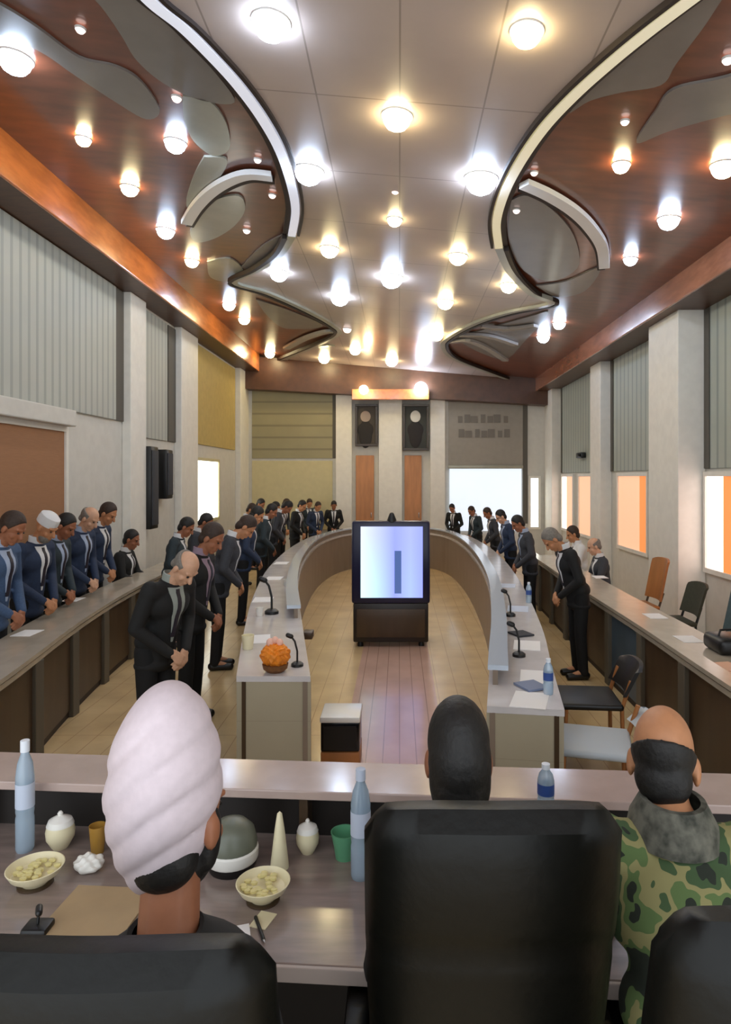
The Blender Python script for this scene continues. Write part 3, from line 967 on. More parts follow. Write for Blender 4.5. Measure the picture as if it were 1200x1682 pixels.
class Fig:
    """skeleton of a figure facing +Y, feet on z = 0"""
    def __init__(s, pose='bow', bend=0.12, pitch=0.55, turn=0.0, roll=0.0, slim=1.0, neck=0.565, wz=.14, wx=.12):
        s.slim = slim
        if pose == 'sit':
            hip = V((0, 0, .52))
            s.legs = [(V((q * .09, 0.0, .52)), V((q * .11, .42, .52)), V((q * .11, .42, .08))) for q in (-1, 1)]
        else:
            hip = V((0, 0, .92))
            s.legs = [(V((q * .085, 0, .90)), V((q * .09, .01, .48)), V((q * .095, -.02, .08))) for q in (-1, 1)]
        s.pose = pose
        s.hip = hip
        T = lambda p: rotx_about(V(p) + hip, hip, bend)
        s.T = T
        s.waist, s.chest = T((0, 0, .16)), T((0, .01, .36))
        s.neck, s.sh = T((0, .0, .52)), [T((q * .175 * slim, .0, .475)) for q in (-1, 1)]
        s.headbase = T((0, .015, neck))
        hc = rotx_about(s.headbase + V((0, .02, .135)), s.headbase, bend + pitch)
        s.H = Matrix.Translation(hc) @ Matrix.Rotation(-turn, 4, 'Z') @ Matrix.Rotation(-(bend + pitch), 4, 'X') @ Matrix.Rotation(roll, 4, 'Y')
        if pose == 'sit':
            s.el = [T((q * .24 * slim, .10, .22)) for q in (-1, 1)]
            s.wr = [V((q * wx, .34, hip.z + wz)) for q in (-1, 1)]
        else:
            s.el = [T((q * .25 * slim, .02, .20)) for q in (-1, 1)]
            s.wr = [hip + V((q * .065, .235, -.02)) for q in (-1, 1)]
        s.bend = bend

    def body(s, name, vox=.0065):
        b = MB()
        head_parts(b, s.H)
        b.cap(s.neck - V((0, 0, .02)), s.H @ V((0, -.01, -.05)), .058, .052)
        b.ell(s.hip + V((0, 0, .02)), (.15, .10, .12))
        q = s.slim
        a = []
        for c, r in ((s.hip + V((0, 0, .04)), (.145 * q, .1, .08)), (s.waist, (.135 * q, .095, .09)), (s.chest, (.165 * q, .11, .12))):
            b.ell(c, r)
        b.cap(s.hip, s.chest, .11, .11)
        b.cap(s.sh[0] - V((0, 0, .01)), s.sh[1] - V((0, 0, .01)), .055, .055)
        b.cap(s.neck, (s.sh[0] + s.sh[1]) / 2, .06, .08)
        for k in (0, 1):
            b.cap(s.sh[k], s.el[k], .05, .038)
            b.cap(s.el[k], s.wr[k], .038, .026)
            if s.pose == 'sit':
                d = V((-.15 if k else .15, 1, -.1)); up = V((0, .1, 1))
            else:
                d = V((-.72 if k else .72, .25, -.62)); up = V((0, 1, .3))
            hand_parts(b, s.wr[k] + V((0, .012 * k, .012 * k)), d, up, -1 if k else 1)
            h_, kn, an = s.legs[k]
            b.cap(h_, kn, .078, .055)
            b.cap(kn, an, .055, .038)
            b.cap(an, an + V((0, .12, -.035)), .038, .03)
        return b.remesh(name, vox, 3)

    def jacket(s, vox=.011):
        b = MB()
        q = s.slim
        dn = V((0, 0, -.12)) if s.pose != 'sit' else V((0, 0, -.02))
        for c, r in ((s.hip + dn, (.175 * q, .125, .07)), (s.hip + V((0, 0, .05)), (.168 * q, .122, .1)), (s.waist, (.158 * q, .118, .1)), (s.chest, (.19 * q, .13, .14))):
            b.ell(c, r)
        b.cap(s.hip + dn * .6, s.chest, .125, .125)
        b.cap(s.sh[0] - V((0, 0, .02)), s.sh[1] - V((0, 0, .02)), .07, .07)
        b.cap(s.neck - V((0, .01, .03)), (s.sh[0] + s.sh[1]) / 2, .065, .09)
        for k in (0, 1):
            b.cap(s.sh[k], s.el[k], .064, .052)
            b.cap(s.el[k], s.el[k] + (s.wr[k] - s.el[k]) * .95, .052, .038)
        return b.remesh('jacket', vox, 5)

    def trousers(s):
        b = MB()
        b.ell(s.hip + V((0, 0, -.02)), (.155 * s.slim, .112, .12))
        for h_, kn, an in s.legs:
            b.cap(h_, kn, .088, .066)
            b.cap(kn, an + V((0, 0, .0)), .066, .056)
        return b.remesh('trousers', .012, 4)

    def shoe(s, k):
        an = s.legs[k][2]
        b = MB()
        b.cap(V((an.x, an.y - .03, .045)), V((an.x, an.y + .16, .036)), .045, .036)
        me = b.mesh('shoe')
        for v in me.vertices:
            v.co.z = max(v.co.z, 0.0)
        return me

    def vpatch(s, name, jk, w0, w1, z0, z1, off, th=.004):
        """cloth patch laid on the chest of the jacket mesh jk, from z0 (top) to z1 above the hip"""
        from mathutils.bvhtree import BVHTree
        bv = BVHTree.FromPolygons([v.co for v in jk.vertices], [tuple(p.vertices) for p in jk.polygons])
        b = MB()
        O = s.T((0, 0, 0))
        d = (s.T((0, -1, 0)) - O).normalized()
        nu, nv = 6, 12
        g0, g1 = [], []
        for j in range(nv + 1):
            r0, r1 = [], []
            for i in range(nu + 1):
                f = j / nv
                x = (-1 + 2 * i / nu) * (w0 + (w1 - w0) * f)
                h = bv.ray_cast(s.T((x, .6, z0 + (z1 - z0) * f)), d, 2)[0]
                if h is None:
                    h = s.T((x, .1, z0 + (z1 - z0) * f))
                r0.append(b.bm.verts.new(h - d * (off + th)))
                r1.append(b.bm.verts.new(h + d * .004))
            g0.append(r0); g1.append(r1)
        for g in (g0, g1):
            for j in range(nv):
                for i in range(nu):
                    b.bm.faces.new([g[j][i], g[j][i + 1], g[j + 1][i + 1], g[j + 1][i]])
        rg = lambda g: [g[0][i] for i in range(nu + 1)] + [g[j][nu] for j in range(1, nv + 1)] + [g[nv][i] for i in range(nu - 1, -1, -1)] + [g[j][0] for j in range(nv - 1, 0, -1)]
        ra, rb = rg(g0), rg(g1)
        for i in range(len(ra)):
            k = (i + 1) % len(ra)
            b.bm.faces.new([ra[i], ra[k], rb[k], rb[i]])
        if name == 'shirt':
            R_ = Matrix.Rotation(-s.bend, 4, 'X')
            b.lathe([(.060, -.03), (.066, -.03), (.066, .03), (.058, .034)], seg=24, M=Matrix.Translation(s.neck + V((0, .012, .03))) @ R_)
        return b.mesh(name)

    def hair(s, kind='full'):
        b = MB()
        b.ell((0, -.018, .038), (.083, .100, .102))
        bm = b.bm

        def cut(co, no):
            bmesh.ops.bisect_plane(bm, geom=bm.verts[:] + bm.edges[:] + bm.faces[:], plane_co=co, plane_no=no, clear_outer=True)
            bmesh.ops.holes_fill(bm, edges=[e for e in bm.edges if e.is_boundary])
        if kind == 'full':
            cut((0, .055, .075), V((0, .88, -.48)))
            b.ell((0, -.055, -.025), (.072, .050, .075))
        elif kind == 'long':
            cut((0, .055, .075), V((0, .88, -.48)))
            b.ell((0, -.040, -.035), (.081, .074, .105))
            b.ell((0, -.045, .0), (.083, .080, .10))
        elif kind == 'nape':
            b.bm.clear()
            b.ell((0, -.042, -.052), (.070, .056, .062))
        elif kind == 'low':
            cut((0, 0, .018), V((0, .25, 1)))
            cut((0, .03, 0), V((0, 1, -.2)))
            b.ell((0, -.05, -.035), (.070, .05, .062))
        elif kind == 'ring':
            cut((0, 0, .055), V((0, .25, 1)))
            cut((0, .015, 0), V((0, 1, -.2)))
            b.ell((0, -.07, -.03), (.062, .036, .05))
        b.xf(s.H)
        return b.remesh('hair', .006, 3)

    def skullcap(s):
        b = MB()
        b.lathe([(.083, .03), (.088, .03), (.09, .07), (.084, .115), (.05, .14), (0, .146)], seg=28)
        b.xf(s.H @ Matrix.Translation((0, -.018, .0)) @ Matrix.Diagonal((.94, 1.12, 1, 1)))
        return b.mesh('cap')

    def beard(s):
        b = MB()
        b.ell((0, .04, -.085), (.058, .055, .055), None)
        b.xf(s.H)
        return b.mesh('beard')

    def fullbeard(s):
        b = MB()
        b.ell((0, .018, -.058), (.067, .070, .078))
        bmesh.ops.bisect_plane(b.bm, geom=b.bm.verts[:] + b.bm.edges[:] + b.bm.faces[:], plane_co=(0, .04, -.035), plane_no=V((0, .75, .66)), clear_outer=True)
        bmesh.ops.holes_fill(b.bm, edges=[e for e in b.bm.edges if e.is_boundary])
        for k in (-1, 1):
            b.ell((k * .066, .012, -.03), (.016, .026, .06))
        b.xf(s.H)
        return b.remesh('beard', .006, 3)

    def eye(s, k):
        b = MB()
        b.ell((k * .031, .083, .008), (.012, .008, .007), s.H, 2)
        return b.mesh('eye')


def person_proto(fig, label, skin=m_skin, suit=m_suit_k, shirt=m_shirt, hair=m_hairb, kinds=('full',), group=None, vox=.0065):
    root = link('person', fig.body('person', vox), skin)
    tag(root, label, 'person', group)
    jk = fig.jacket()
    link('jacket', jk, suit, root)
    link('trousers', fig.trousers(), m_trk, root)
    for k in (0, 1):
        link('shoe', fig.shoe(k), m_shoe, root)
    link('shirt', fig.vpatch('shirt', jk, .072, .008, .50, .10, .001), shirt, root)
    link('tie', fig.vpatch('tie', jk, .016, .020, .49, .14, .005), m_tie, root)
    for k in (-1, 1):
        link('eye', fig.eye(k), m_eye, root)
    hs = {}
    return root


figA = Fig('bow', .16, .45)
figB = Fig('bow', .30, .62)
figC = Fig('sit', .10, .30)
HAIRS = {}
for nm, f in (('A', figA), ('B', figB), ('C', figC)):
    HAIRS[nm] = {'full': f.hair('full'), 'ring': f.hair('ring'), 'cap': f.skullcap(), 'beard': f.beard()}
protoA = person_proto(figA, 'x')
protoB = person_proto(figB, 'x')
protoC = person_proto(figC, 'x')
PRO = {'A': protoA, 'B': protoB, 'C': protoC}
used = {'A': False, 'B': False, 'C': False}


def place(px, d, top, face, kind, label, skin=m_skin, suit=m_suit_k, shirt=m_shirt, hair='full', hm=m_hairb, group=None, beard=False, dx=0.0):
    """stand a person whose head shows at column px at depth d; top = height of the crown"""
    x = (px - PX) * d / F + dx
    fig = {'A': figA, 'B': figB, 'C': figC}[kind]
    crown = (fig.H @ V((0, 0, .12))).z
    sc = top / crown
    if kind == 'C': sc = min(max(sc, .85), 1.1)
    # the head sits ahead of the feet: move the feet back
    hp = fig.H.translation
    off = Matrix.Rotation(face, 4, 'Z') @ V((0, hp.y, 0)) * sc
    loc = (x - off.x, d - off.y, 0)
    mats = {'person': skin, 'jacket': suit, 'shirt': shirt}
    if not used[kind]:
        used[kind] = True
        r = PRO[kind]
        r.location = loc; r.rotation_euler = (0, 0, face); r.scale = (sc, sc, sc)
        r['label'] = label
        for o in [r] + list(r.children):
            n = o.name.split('.')[0]
            if n in mats: o.material_slots[0].material = mats[n]
    else:
        r = dup(PRO[kind], loc, face, label, None, sc, mats, drop=('hair', 'cap', 'beard'))
    if group: r['group'] = group

    def add(nm, me, m):
        o = bpy.data.objects.new(nm, me)
        COL.objects.link(o)
        if len(me.materials) == 0: me.materials.append(None)
        o.material_slots[0].link = 'OBJECT'
        o.material_slots[0].material = m
        o.parent = r
    if hair in ('full', 'ring'):
        add('hair', HAIRS[kind][hair], hm)
    elif hair == 'cap':
        add('cap', HAIRS[kind]['cap'], m_shirt)
    if beard:
        add('beard', HAIRS[kind]['beard'], hm)
    return r


R = math.radians
# left arm of the oval table, standing with heads bowed (front to back)
place(304, 4.45, 1.47, R(-118), 'B', 'bald man in black suit bowing beside the near left end of the oval table', m_skin3, m_suit_k, m_shirtg, 'ring', m_hairg)
place(348, 5.5, 1.60, R(-100), 'A', 'dark haired man in black suit with mauve shirt, next behind the bald bowing man', m_skin2, m_suit_k, m_shirtp, 'full', m_hairbr)
place(404, 7.1, 1.55, R(-80), 'B', 'man in charcoal suit leaning over the oval table, third from its near left end', m_skin, m_suit_g, m_shirt, 'full', m_hairbr)
place(338, 8.9, 1.50, R(-85), 'A', 'man with black hair and grey suit between the left desk and the oval table', m_skin2, m_suit_g, m_shirt, 'full', m_hairb)
place(306, 8.0, 1.50, R(-85), 'A', 'bowing black haired man nearest the left desk, under the bright window', m_skin2, m_suit_d, m_shirt, 'full', m_hairb)
place(436, 9.2, 1.58, R(-80), 'A', 'man in navy suit at the oval table, fourth on its left side', m_skin, m_suit_n, m_shirt, 'full', m_hairb, dx=-.12)
place(460, 10.9, 1.55, R(-78), 'A', 'man in teal suit at the oval table, fifth on its left side', m_skin2, m_suit_d, m_shirt, 'full', m_hairb, dx=-.14)
place(480, 12.6, 1.52, R(-85), 'B', 'man in charcoal suit at the oval table, sixth on its left side', m_skin2, m_suit_g, m_shirt, 'full', m_hairb, dx=-.1)
place(496, 14.2, 1.50, R(-110), 'A', 'man in dark suit at the left far bend of the oval table', m_skin, m_suit_k, m_shirt, 'full', m_hairb)
place(522, 15.6, 1.42, R(-140), 'A', 'man in navy suit, first along the far end of the oval table from the left', m_skin, m_suit_n, m_shirt, 'full', m_hairbr)
place(548, 16.2, 1.42, R(-170), 'A', 'man in black suit, second along the far end of the oval table from the left', m_skin2, m_suit_k, m_shirt, 'full', m_hairb)
place(413, 12.4, 1.5, R(-95), 'A', 'man in brown grey suit standing in front of the left corner pilaster', m_skin, m_suit_g, m_shirt, 'full', m_hairbr)
place(452, 13.3, 1.50, R(-95), 'A', 'man in black suit behind the sixth man on the left, farther from the table', m_skin, m_suit_k, m_shirt, 'full', m_hairb)
place(470, 15.2, 1.50, R(-120), 'A', 'brown haired man in charcoal suit in the back row by the olive panel', m_skin, m_suit_g, m_shirt, 'full', m_hairbr)
place(428, 14.6, 1.52, R(-105), 'A', 'man in navy suit in the back row nearest the left corner', m_skin2, m_suit_n, m_shirt, 'full', m_hairb)
place(508, 16.5, 1.46, R(-160), 'A', 'man in teal suit in the back row before the cream wall panel', m_skin, m_suit_d, m_shirt, 'full', m_hairbr)
# row behind the left wall desk
place(20, 5.35, 1.70, R(-95), 'A', 'man in bright blue suit behind the left desk, at the left edge of the photo', m_skin2, m_suit_b, m_shirtb, 'full', m_hairbr)
place(76, 6.05, 1.65, R(-100), 'A', 'bearded man in white cap and white shirt behind the left desk', m_skin, m_suit_n, m_shirt, 'cap', m_hairg, beard=True)
place(108, 6.6, 1.62, R(-95), 'A', 'black haired man in teal suit behind the left desk, next to the white cap', m_skin2, m_suit_d, m_shirtb, 'full', m_hairb)
place(147, 7.2, 1.66, R(-100), 'A', 'bald man in navy suit behind the left desk, fourth in the row', m_skin3, m_suit_n, m_shirtb, 'ring', m_hairg)
place(177, 7.85, 1.68, R(-95), 'A', 'brown haired man in navy suit behind the left desk, fifth in the row', m_skin, m_suit_n, m_shirt, 'full', m_hairbr)
place(216, 8.8, 1.30, R(-90), 'C', 'seated man in black behind the far part of the left desk', m_skin2, m_suit_k, m_shirt, 'full', m_hairb)
# right side of the oval table
place(906, 6.7, 1.45, R(95), 'B', 'man in black suit bowing low over the right side of the oval table', m_skin, m_suit_k, m_shirt, 'full', m_hairg)
place(850, 9.2, 1.46, R(95), 'A', 'black haired man in charcoal suit, second on the right side of the oval table', m_skin2, m_suit_g, m_shirtb, 'full', m_hairb)
place(822, 11.0, 1.45, R(100), 'A', 'man in navy suit, third on the right side of the oval table', m_skin3, m_suit_n, m_shirtb, 'full', m_hairb)
place(800, 13.0, 1.40, R(100), 'A', 'brown haired man in grey suit, fourth on the right side of the oval table', m_skin2, m_suit_g, m_shirt, 'full', m_hairbr)
place(774, 14.6, 1.36, R(120), 'A', 'man in teal suit at the right far bend of the oval table', m_skin2, m_suit_d, m_shirt, 'full', m_hairbr)
place(742, 15.9, 1.36, R(150), 'A', 'man in dark suit at the far end of the oval table below the lit screen', m_skin2, m_suit_k, m_shirt, 'full', m_hairb)
# behind the right wall desk
place(940, 10.2, 1.25, R(90), 'C', 'seated man in white shirt behind the far part of the right desk', m_skin, m_shirt, m_shirt, 'full', m_hairbr)
place(975, 9.0, 1.18, R(90), 'C', 'seated man in charcoal suit behind the right desk, in front of the white shirt', m_skin3, m_suit_g, m_shirt, 'ring', m_hairg)

# ------------------------------------------------------------------ head table in the foreground
YAW = R(-4.0)
HT = 0.76
ht = thing('head_table', 'long dark polished head table with a raised front ledge in the foreground', 'table', (0, 2.05, 0))
RT = Matrix.Translation((0, 2.05, 0)) @ Matrix.Rotation(YAW, 4, 'Z')


def htb(x0, x1, y0, y1, z0, z1, m, nm, bev=.004):
    MB().box(x0, x1, y0, y1, z0, z1, bev).xf(RT).build(nm, m, ht, smooth=False)


htb(-2.0, 1.75, -.36, .26, HT - .035, HT, m_table, 'worktop')
htb(-2.0, 1.75, -.372, -.36, HT - .04, HT - .001, m_edge, 'front_edge', .002)
htb(-2.0, 1.75, .16, .40, .925, .955, m_ledge if 0 else mat('pinkish brown gloss ledge', (184, 162, 152), 0.2, var=.05, coat=.4), 'raised_ledge')
htb(-2.0, 1.75, .255, .285, .02, .925, mat('wood with painted ledge shadow', (34, 28, 24), .5), 'modesty_panel')  # near black colour paints the shadow beneath the raised ledge
for x in (-1.95, -.75, .45, 1.68):
    htb(x, x + .05, -.30, .25, 0, HT - .036, m_dbrown, 'support_panel')
for x in (-1.5, -.95, -.35, .25, .85, 1.4):
    htb(x, x + .03, .18, .255, HT, .925, m_dbrown, 'ledge_bracket', .002)


def on(x, y, z=HT):
    return S(x, y, z)


def bottle(px, py, h, r, label, z=HT):
    p = S(px, py, z)
    t = thing('water_bottle', label, 'bottle', p)
    MB().lathe([(0, 0), (r * .9, 0), (r, .01), (r, h * .3), (r * .93, h * .33), (r, h * .36), (r, h * .68), (r * .8, h * .8), (r * .45, h * .88), (r * .4, h * .93), (0, h * .93)], p, 24).build('body', m_water, t)
    MB().lathe([(0, h * .9), (r * .5, h * .9), (r * .5, h), (r * .42, h * 1.005), (0, h * 1.005)], p, 18).build('cap', m_cap if px < 500 or px > 700 else m_paperb, t)
    MB().lathe([(r * 1.01, h * .40), (r * 1.015, h * .40), (r * 1.015, h * .62), (r * 1.01, h * .62)], p, 24).build('wrapper', m_label if px > 700 else m_paperb, t)
    return t


bottle(41, 1396, .365, .029, 'tall water bottle at the far left of the head table')
bottle(592, 1440, .335, .031, 'water bottle on the head table left of the big empty chair back')
bottle(896, 1336, .155, .026, 'small water bottle with blue wrapper on the ledge behind the chair', z=.955)
for px, py, h, w, lab in ((99, 1392, .115, .046, 'cream lidded pot on the head table beside the left bottle'),
                          (505, 1400, .105, .038, 'cream lidded pot on the head table left of the green cup')):
    p = on(px, py)
    t = thing('lidded_pot', lab, 'pot', p)
    MB().lathe([(0, 0), (w * .5, 0), (w * .6, .006), (w * .95, h * .3), (w, h * .5), (w * .9, h * .68), (0, h * .68)], p).build('body', m_creamc, t)
    MB().lathe([(w * .94, h * .68), (w * .8, h * .82), (w * .35, h * .92), (w * .16, h * .95), (w * .2, h * 1.0), (w * .1, h * 1.06), (0, h * 1.06)], p).build('lid', m_white, t)


def bowl(px, py, r, lab, fill, hgt=.055, sx=1.0):
    p = on(px, py)
    t = thing('bowl', lab, 'bowl', p)
    MB().lathe([(0, .006), (r * .45, .006), (r * .5, .012), (r * .85, hgt * .6), (r, hgt), (r * .97, hgt * 1.02), (r * .8, hgt * .62), (0, hgt * .45)], p, 36).build('dish', m_creamc, t)
    MB().lathe([(0, 0), (r * .62, 0), (r * .62, .006), (0, .006)], p, 30).build('saucer', m_dbrown, t)
    f = MB()
    rnd = random.Random(int(px))
    for k in range(26):
        a_, q = rnd.uniform(0, 6.28), r * .74 * math.sqrt(rnd.random())
        f.ell((p.x + q * math.cos(a_), p.y + q * math.sin(a_), p.z + hgt * .72 + rnd.uniform(0, .008)), (.012, .009, .008), None, 1)
    f.build('sweets', fill, t)
    return t


m_sweet = mat('pale yellow sweets', (226, 214, 150), .6)
bowl(58, 1452, .082, 'cream bowl of pale sweets on the head table at the left edge', m_sweet)
bowl(432, 1478, .079, 'cream bowl of pale sweets on the head table right of the turban', m_sweet)
# grey round covered dish
p = on(381, 1424)
t = thing('covered_dish', 'round grey green covered dish with a pale band beside the turban', 'dish', p)
MB().lathe([(0, 0), (.07, 0), (.076, .012), (.078, .03), (0, .03)], p).build('base', m_black, t)
MB().lathe([(.079, .028), (.083, .034), (.083, .062), (.078, .068), (0, .068)], p).build('band', m_white, t)
MB().lathe([(.078, .066), (.08, .08), (.07, .12), (.045, .145), (.015, .155), (0, .156)], p).build('cover', mat('grey green glaze', (108, 112, 98), .35), t)
# folded napkin cone
p = on(459, 1424)
t = MB().lathe([(0, 0), (.030, 0), (.028, .02), (.016, .12), (.008, .17), (0, .178)], (0, 0, 0), 16).build('folded_napkin', m_creamc, None, loc=p)
tag(t, 'tall cream napkin folded into a cone on the head table behind the right bowl', 'napkin')
# green cup
p = on(566, 1408)
t = thing('green_cup', 'pale green cup half behind the bottle beside the chair', 'cup', p)
MB().lathe([(0, 0), (.03, 0), (.036, .04), (.046, .085), (.042, .085), (.033, .03), (0, .012)], p).build('body', m_green, t)
MB().tube([p + V((.04, 0, .07)), p + V((.066, 0, .06)), p + V((.064, 0, .03)), p + V((.036, 0, .022))], .005).build('cup_handle', m_green, t)
# tea glass at the left, partly behind the turban
p = on(160, 1400)
t = MB().lathe([(0, 0), (.02, 0), (.024, .05), (.027, .09), (.025, .09), (.02, .02), (0, .01)], (0, 0, 0), 20).build('tea_glass', mat('amber tea glass', (196, 150, 70), .15, trans=.3), None, loc=p)
tag(t, 'amber tea glass on the head table just left of the turban', 'glass')
# crumpled tissue
p = on(146, 1432)
tb = MB().ell((0, 0, .026), (.045, .036, .026), None, 4)
for v in tb.bm.verts:
    n_ = math.sin(v.co.x * 160) * math.cos(v.co.y * 190 + v.co.z * 130)
    v.co += v.co.normalized() * .006 * n_
t = tb.build('crumpled_tissue', m_white, None, loc=p)
tag(t, 'crumpled white tissue on the head table left of the turban', 'tissue')


def sheet(px, py, w, l, rz, m, lab, name='paper_sheet', th=.003, z=HT, cat='paper', group=None):
    p = S(px, py, z)
    o = MB().box(-w / 2, w / 2, -l / 2, l / 2, 0, th).build(name, m, None, smooth=False, loc=p)
    o.rotation_euler = (0, 0, rz)
    return tag(o, lab, cat, group)


sheet(158, 1502, .24, .24, YAW, m_tan, 'tan desk pad on the head table left of the turban', 'desk_pad', .006)
sheet(384, 1538, .085, .06, .3, m_paper, 'small white folded paper right of the turbaned man', 'paper_sheet', .008)
sheet(432, 1512, .05, .07, -.3, m_creamc, 'cream slip of paper in front of the right bowl', 'paper_slip', .002)
p = on(426, 1528)
t = thing('pen', 'black pen on the head table beside the cream slip', 'pen', p)
MB().cap(p + V((-.02, .045, .006)), p + V((.02, -.045, .006)), .005, .005).build('barrel', m_black, t)
MB().cap(p + V((.02, -.045, .006)), p + V((.026, -.058, .006)), .004, .001).build('tip', m_chrome, t)
# gooseneck microphone left
p = on(62, 1530)
t = thing('microphone', 'small black desk microphone at the left of the head table', 'microphone', p)
MB().box(p.x - .035, p.x + .035, p.y - .03, p.y + .03, p.z, p.z + .022, .008).build('base', m_black, t)
MB().tube([p + V((0, 0, .02)), p + V((0, .005, .05)), p + V((.01, -.01, .075)), p + V((.02, -.03, .085))], .004).build('gooseneck', m_black, t)
MB().cap(p + V((.02, -.03, .085)), p + V((.03, -.05, .083)), .009, .009).build('head', m_black, t)

# ------------------------------------------------------------------ executive chairs
def exec_chair(label, x, y, ztop, w, bh, rz=0.0):
    """high-backed chair whose back faces the camera; local origin on the floor under the seat"""
    t = thing('executive_chair', label, 'chair', (x, y, 0), rz, 'black executive chairs at the head table')
    M = Matrix.Translation((x, y, 0)) @ Matrix.Rotation(rz, 4, 'Z')

    def bd(mb, nm, m): mb.xf(M).build(nm, m, t)
    # backrest: rounded slab, curved in plan and leaning, with a rolled top
    b = MB()
    nx, nz = 24, 26
    z0 = .52
    hh = ztop - z0

    def surf(u, v, side):
        # u -1..1 across, v 0..1 up
        n = 4.0
        # superellipse outline near the top corners
        vv = v
        half = w / 2 * (0.90 + .10 * math.sin(min(1, v * 1.4) * PI / 2))
        x_ = u * half
        top = hh * (1 - .035 * abs(u) ** 2.5 - .05 * max(0, abs(u) - .86) / .14 * abs(u))
        z_ = z0 + vv * top
        edge = (1 - abs(u) ** 7) * (1 - max(0, (v - .90) / .10) ** 3 * .92) * (1 - max(0, (.06 - v) / .06) ** 2 * .8)
        th = .062 * max(edge, 0.02) ** .5
        lean = -.16 * (v - .25) * (1 if v > 0 else 0)
        curve = .05 * (u * u)
        bulge = .012 * math.exp(-((v - .80) / .12) ** 2) - .010 * math.exp(-((v - .655) / .018) ** 2)
        return V((x_, lean + curve - .25 + side * (th + bulge), z_))
    for side in (-1, 1):
        g = [[b.bm.verts.new(surf(-1 + 2 * i / nx, j / nz, side)) for i in range(nx + 1)] for j in range(nz + 1)]
        for j in range(nz):
            for i in range(nx):
                b.bm.faces.new([g[j][i], g[j][i + 1], g[j + 1][i + 1], g[j + 1][i]])
        if side == -1: ga = g
    ring = lambda g: [g[0][i] for i in range(nx + 1)] + [g[j][nx] for j in range(1, nz + 1)] + [g[nz][i] for i in range(nx - 1, -1, -1)] + [g[j][0] for j in range(nz - 1, 0, -1)]
    ra, rb = ring(ga), ring(g)
    for i in range(len(ra)):
        j = (i + 1) % len(ra)
        b.bm.faces.new([ra[i], ra[j], rb[j], rb[i]])
    bd(b, 'backrest', m_leather)
    bd(MB().box(-w * .46, w * .46, -.24, .26, .36, .45, .04, 4), 'seat', m_leather)
    for s in (-1, 1):
        q = MB()
        q.tube([(s * w * .5, -.20, .44), (s * w * .56, -.2, .6), (s * w * .56, -.12, .67), (s * w * .56, .1, .68), (s * w * .54, .18, .62), (s * w * .5, .18, .45)], .018)
        bd(q, 'armrest', m_black)
        bd(MB().box(s * w * .56 - .03, s * w * .56 + .03, -.16, .14, .675, .71, .014), 'arm_pad', m_leather)
    bd(MB().lathe([(0, .1), (.04, .1), (.04, .28), (.026, .29), (.026, .37), (0, .37)]), 'gas_lift', m_chrome)
    st = MB()
    for k in range(5):
        a_ = 2 * PI * k / 5 + .3
        st.cap((0, 0, .10), (.29 * math.cos(a_), .29 * math.sin(a_), .07), .028, .018)
    bd(st, 'star_base', m_black)
    for k in range(5):
        a_ = 2 * PI * k / 5 + .3
        bd(MB().ell((.29 * math.cos(a_), .29 * math.sin(a_), .028), (.026, .026, .028), None, 2), 'castor', m_black)
    bpy.context.view_layer.update()
    return t


# centres are given for the seat; the back is 0.25 behind (towards the camera)
exec_chair('big black high backed chair in the middle foreground, right of the turban', .19, 1.68, 1.36, .52, .8)
exec_chair('black high backed chair in front of the turbaned man at lower left', -.45, 1.32, 1.338, .53, .8)
exec_chair('black high backed chair cut off at the lower right corner', .635, 1.28, 1.405, .54, .8)

# ------------------------------------------------------------------ foreground people
# turbaned man (back view)
def seated(fig, label, loc, rz, skin, suit, sc, hair=None, hm=None, extra=()):
    root = link('person', fig.body('person', .006), skin)
    tag(root, label, 'person')
    link('jacket', fig.jacket(.009), suit, root)
    link('trousers', fig.trousers(), m_trk, root)
    for k in (0, 1):
        link('shoe', fig.shoe(k), m_shoe, root)
    for k in (-1, 1):
        link('eye', fig.eye(k), m_eye, root)
    if hair:
        link('hair', fig.hair(hair), hm, root)
    for nm, me, m in extra:
        link(nm, me, m, root)
    root.location = loc
    root.rotation_euler = (0, 0, rz)
    root.scale = (sc, sc, sc) if not isinstance(sc, tuple) else sc
    return root


def turban_mesh(H):
    """tall wound cloth: stacked diagonal wraps"""
    b = MB()
    nu, nv = 96, 90
    A, C = .103, .206
    g = []
    for j in range(nv + 1):
        th = PI * j / nv
        row = []
        for i in range(nu):
            ph = 2 * PI * i / nu
            x, y, z = math.sin(th) * math.cos(ph), math.sin(th) * math.sin(ph), math.cos(th)
            # wraps run diagonally across the back, curling under at the bottom
            q = z * 2.6 - 1.1 * x + .5 * x * x
            s_ = q - math.floor(q)
            fold = (s_ ** .7) * (1 - s_) * 1.9
            q2 = z * 7.5 - 2.2 * x - 1.2 * math.sin(1.7 * x + z)
            fold2 = abs(math.sin(q2 * PI)) * .25
            amt = math.sin(th) ** .6 if 0 < th < PI else 0
            r = 1 + amt * (.125 * fold + .035 * fold2 - .06)
            w = 1.0 if z > 0 else 1.0 - .10 * (-z) ** 1.5
            row.append(b.bm.verts.new((x * A * r * w, y * (A * 1.15) * r * w, z * C * (1 + .02 * fold))))
        g.append(row)
    for j in range(nv):
        for i in range(nu):
            k = (i + 1) % nu
            try:
                b.bm.faces.new([g[j][i], g[j][k], g[j + 1][k], g[j + 1][i]])
            except Exception:
                pass
    bmesh.ops.remove_doubles(b.bm, verts=b.bm.verts[:], dist=1e-5)
    b.xf(H)
    return b.mesh('turban')


ft = Fig('sit', .10, .06, turn=.28, slim=.74, neck=.62, wz=.22, wx=.05)
sc_t = 1.0
hp = ft.H.translation.copy()
tc_ = P(262, 1281, 1.31)          # turban centre
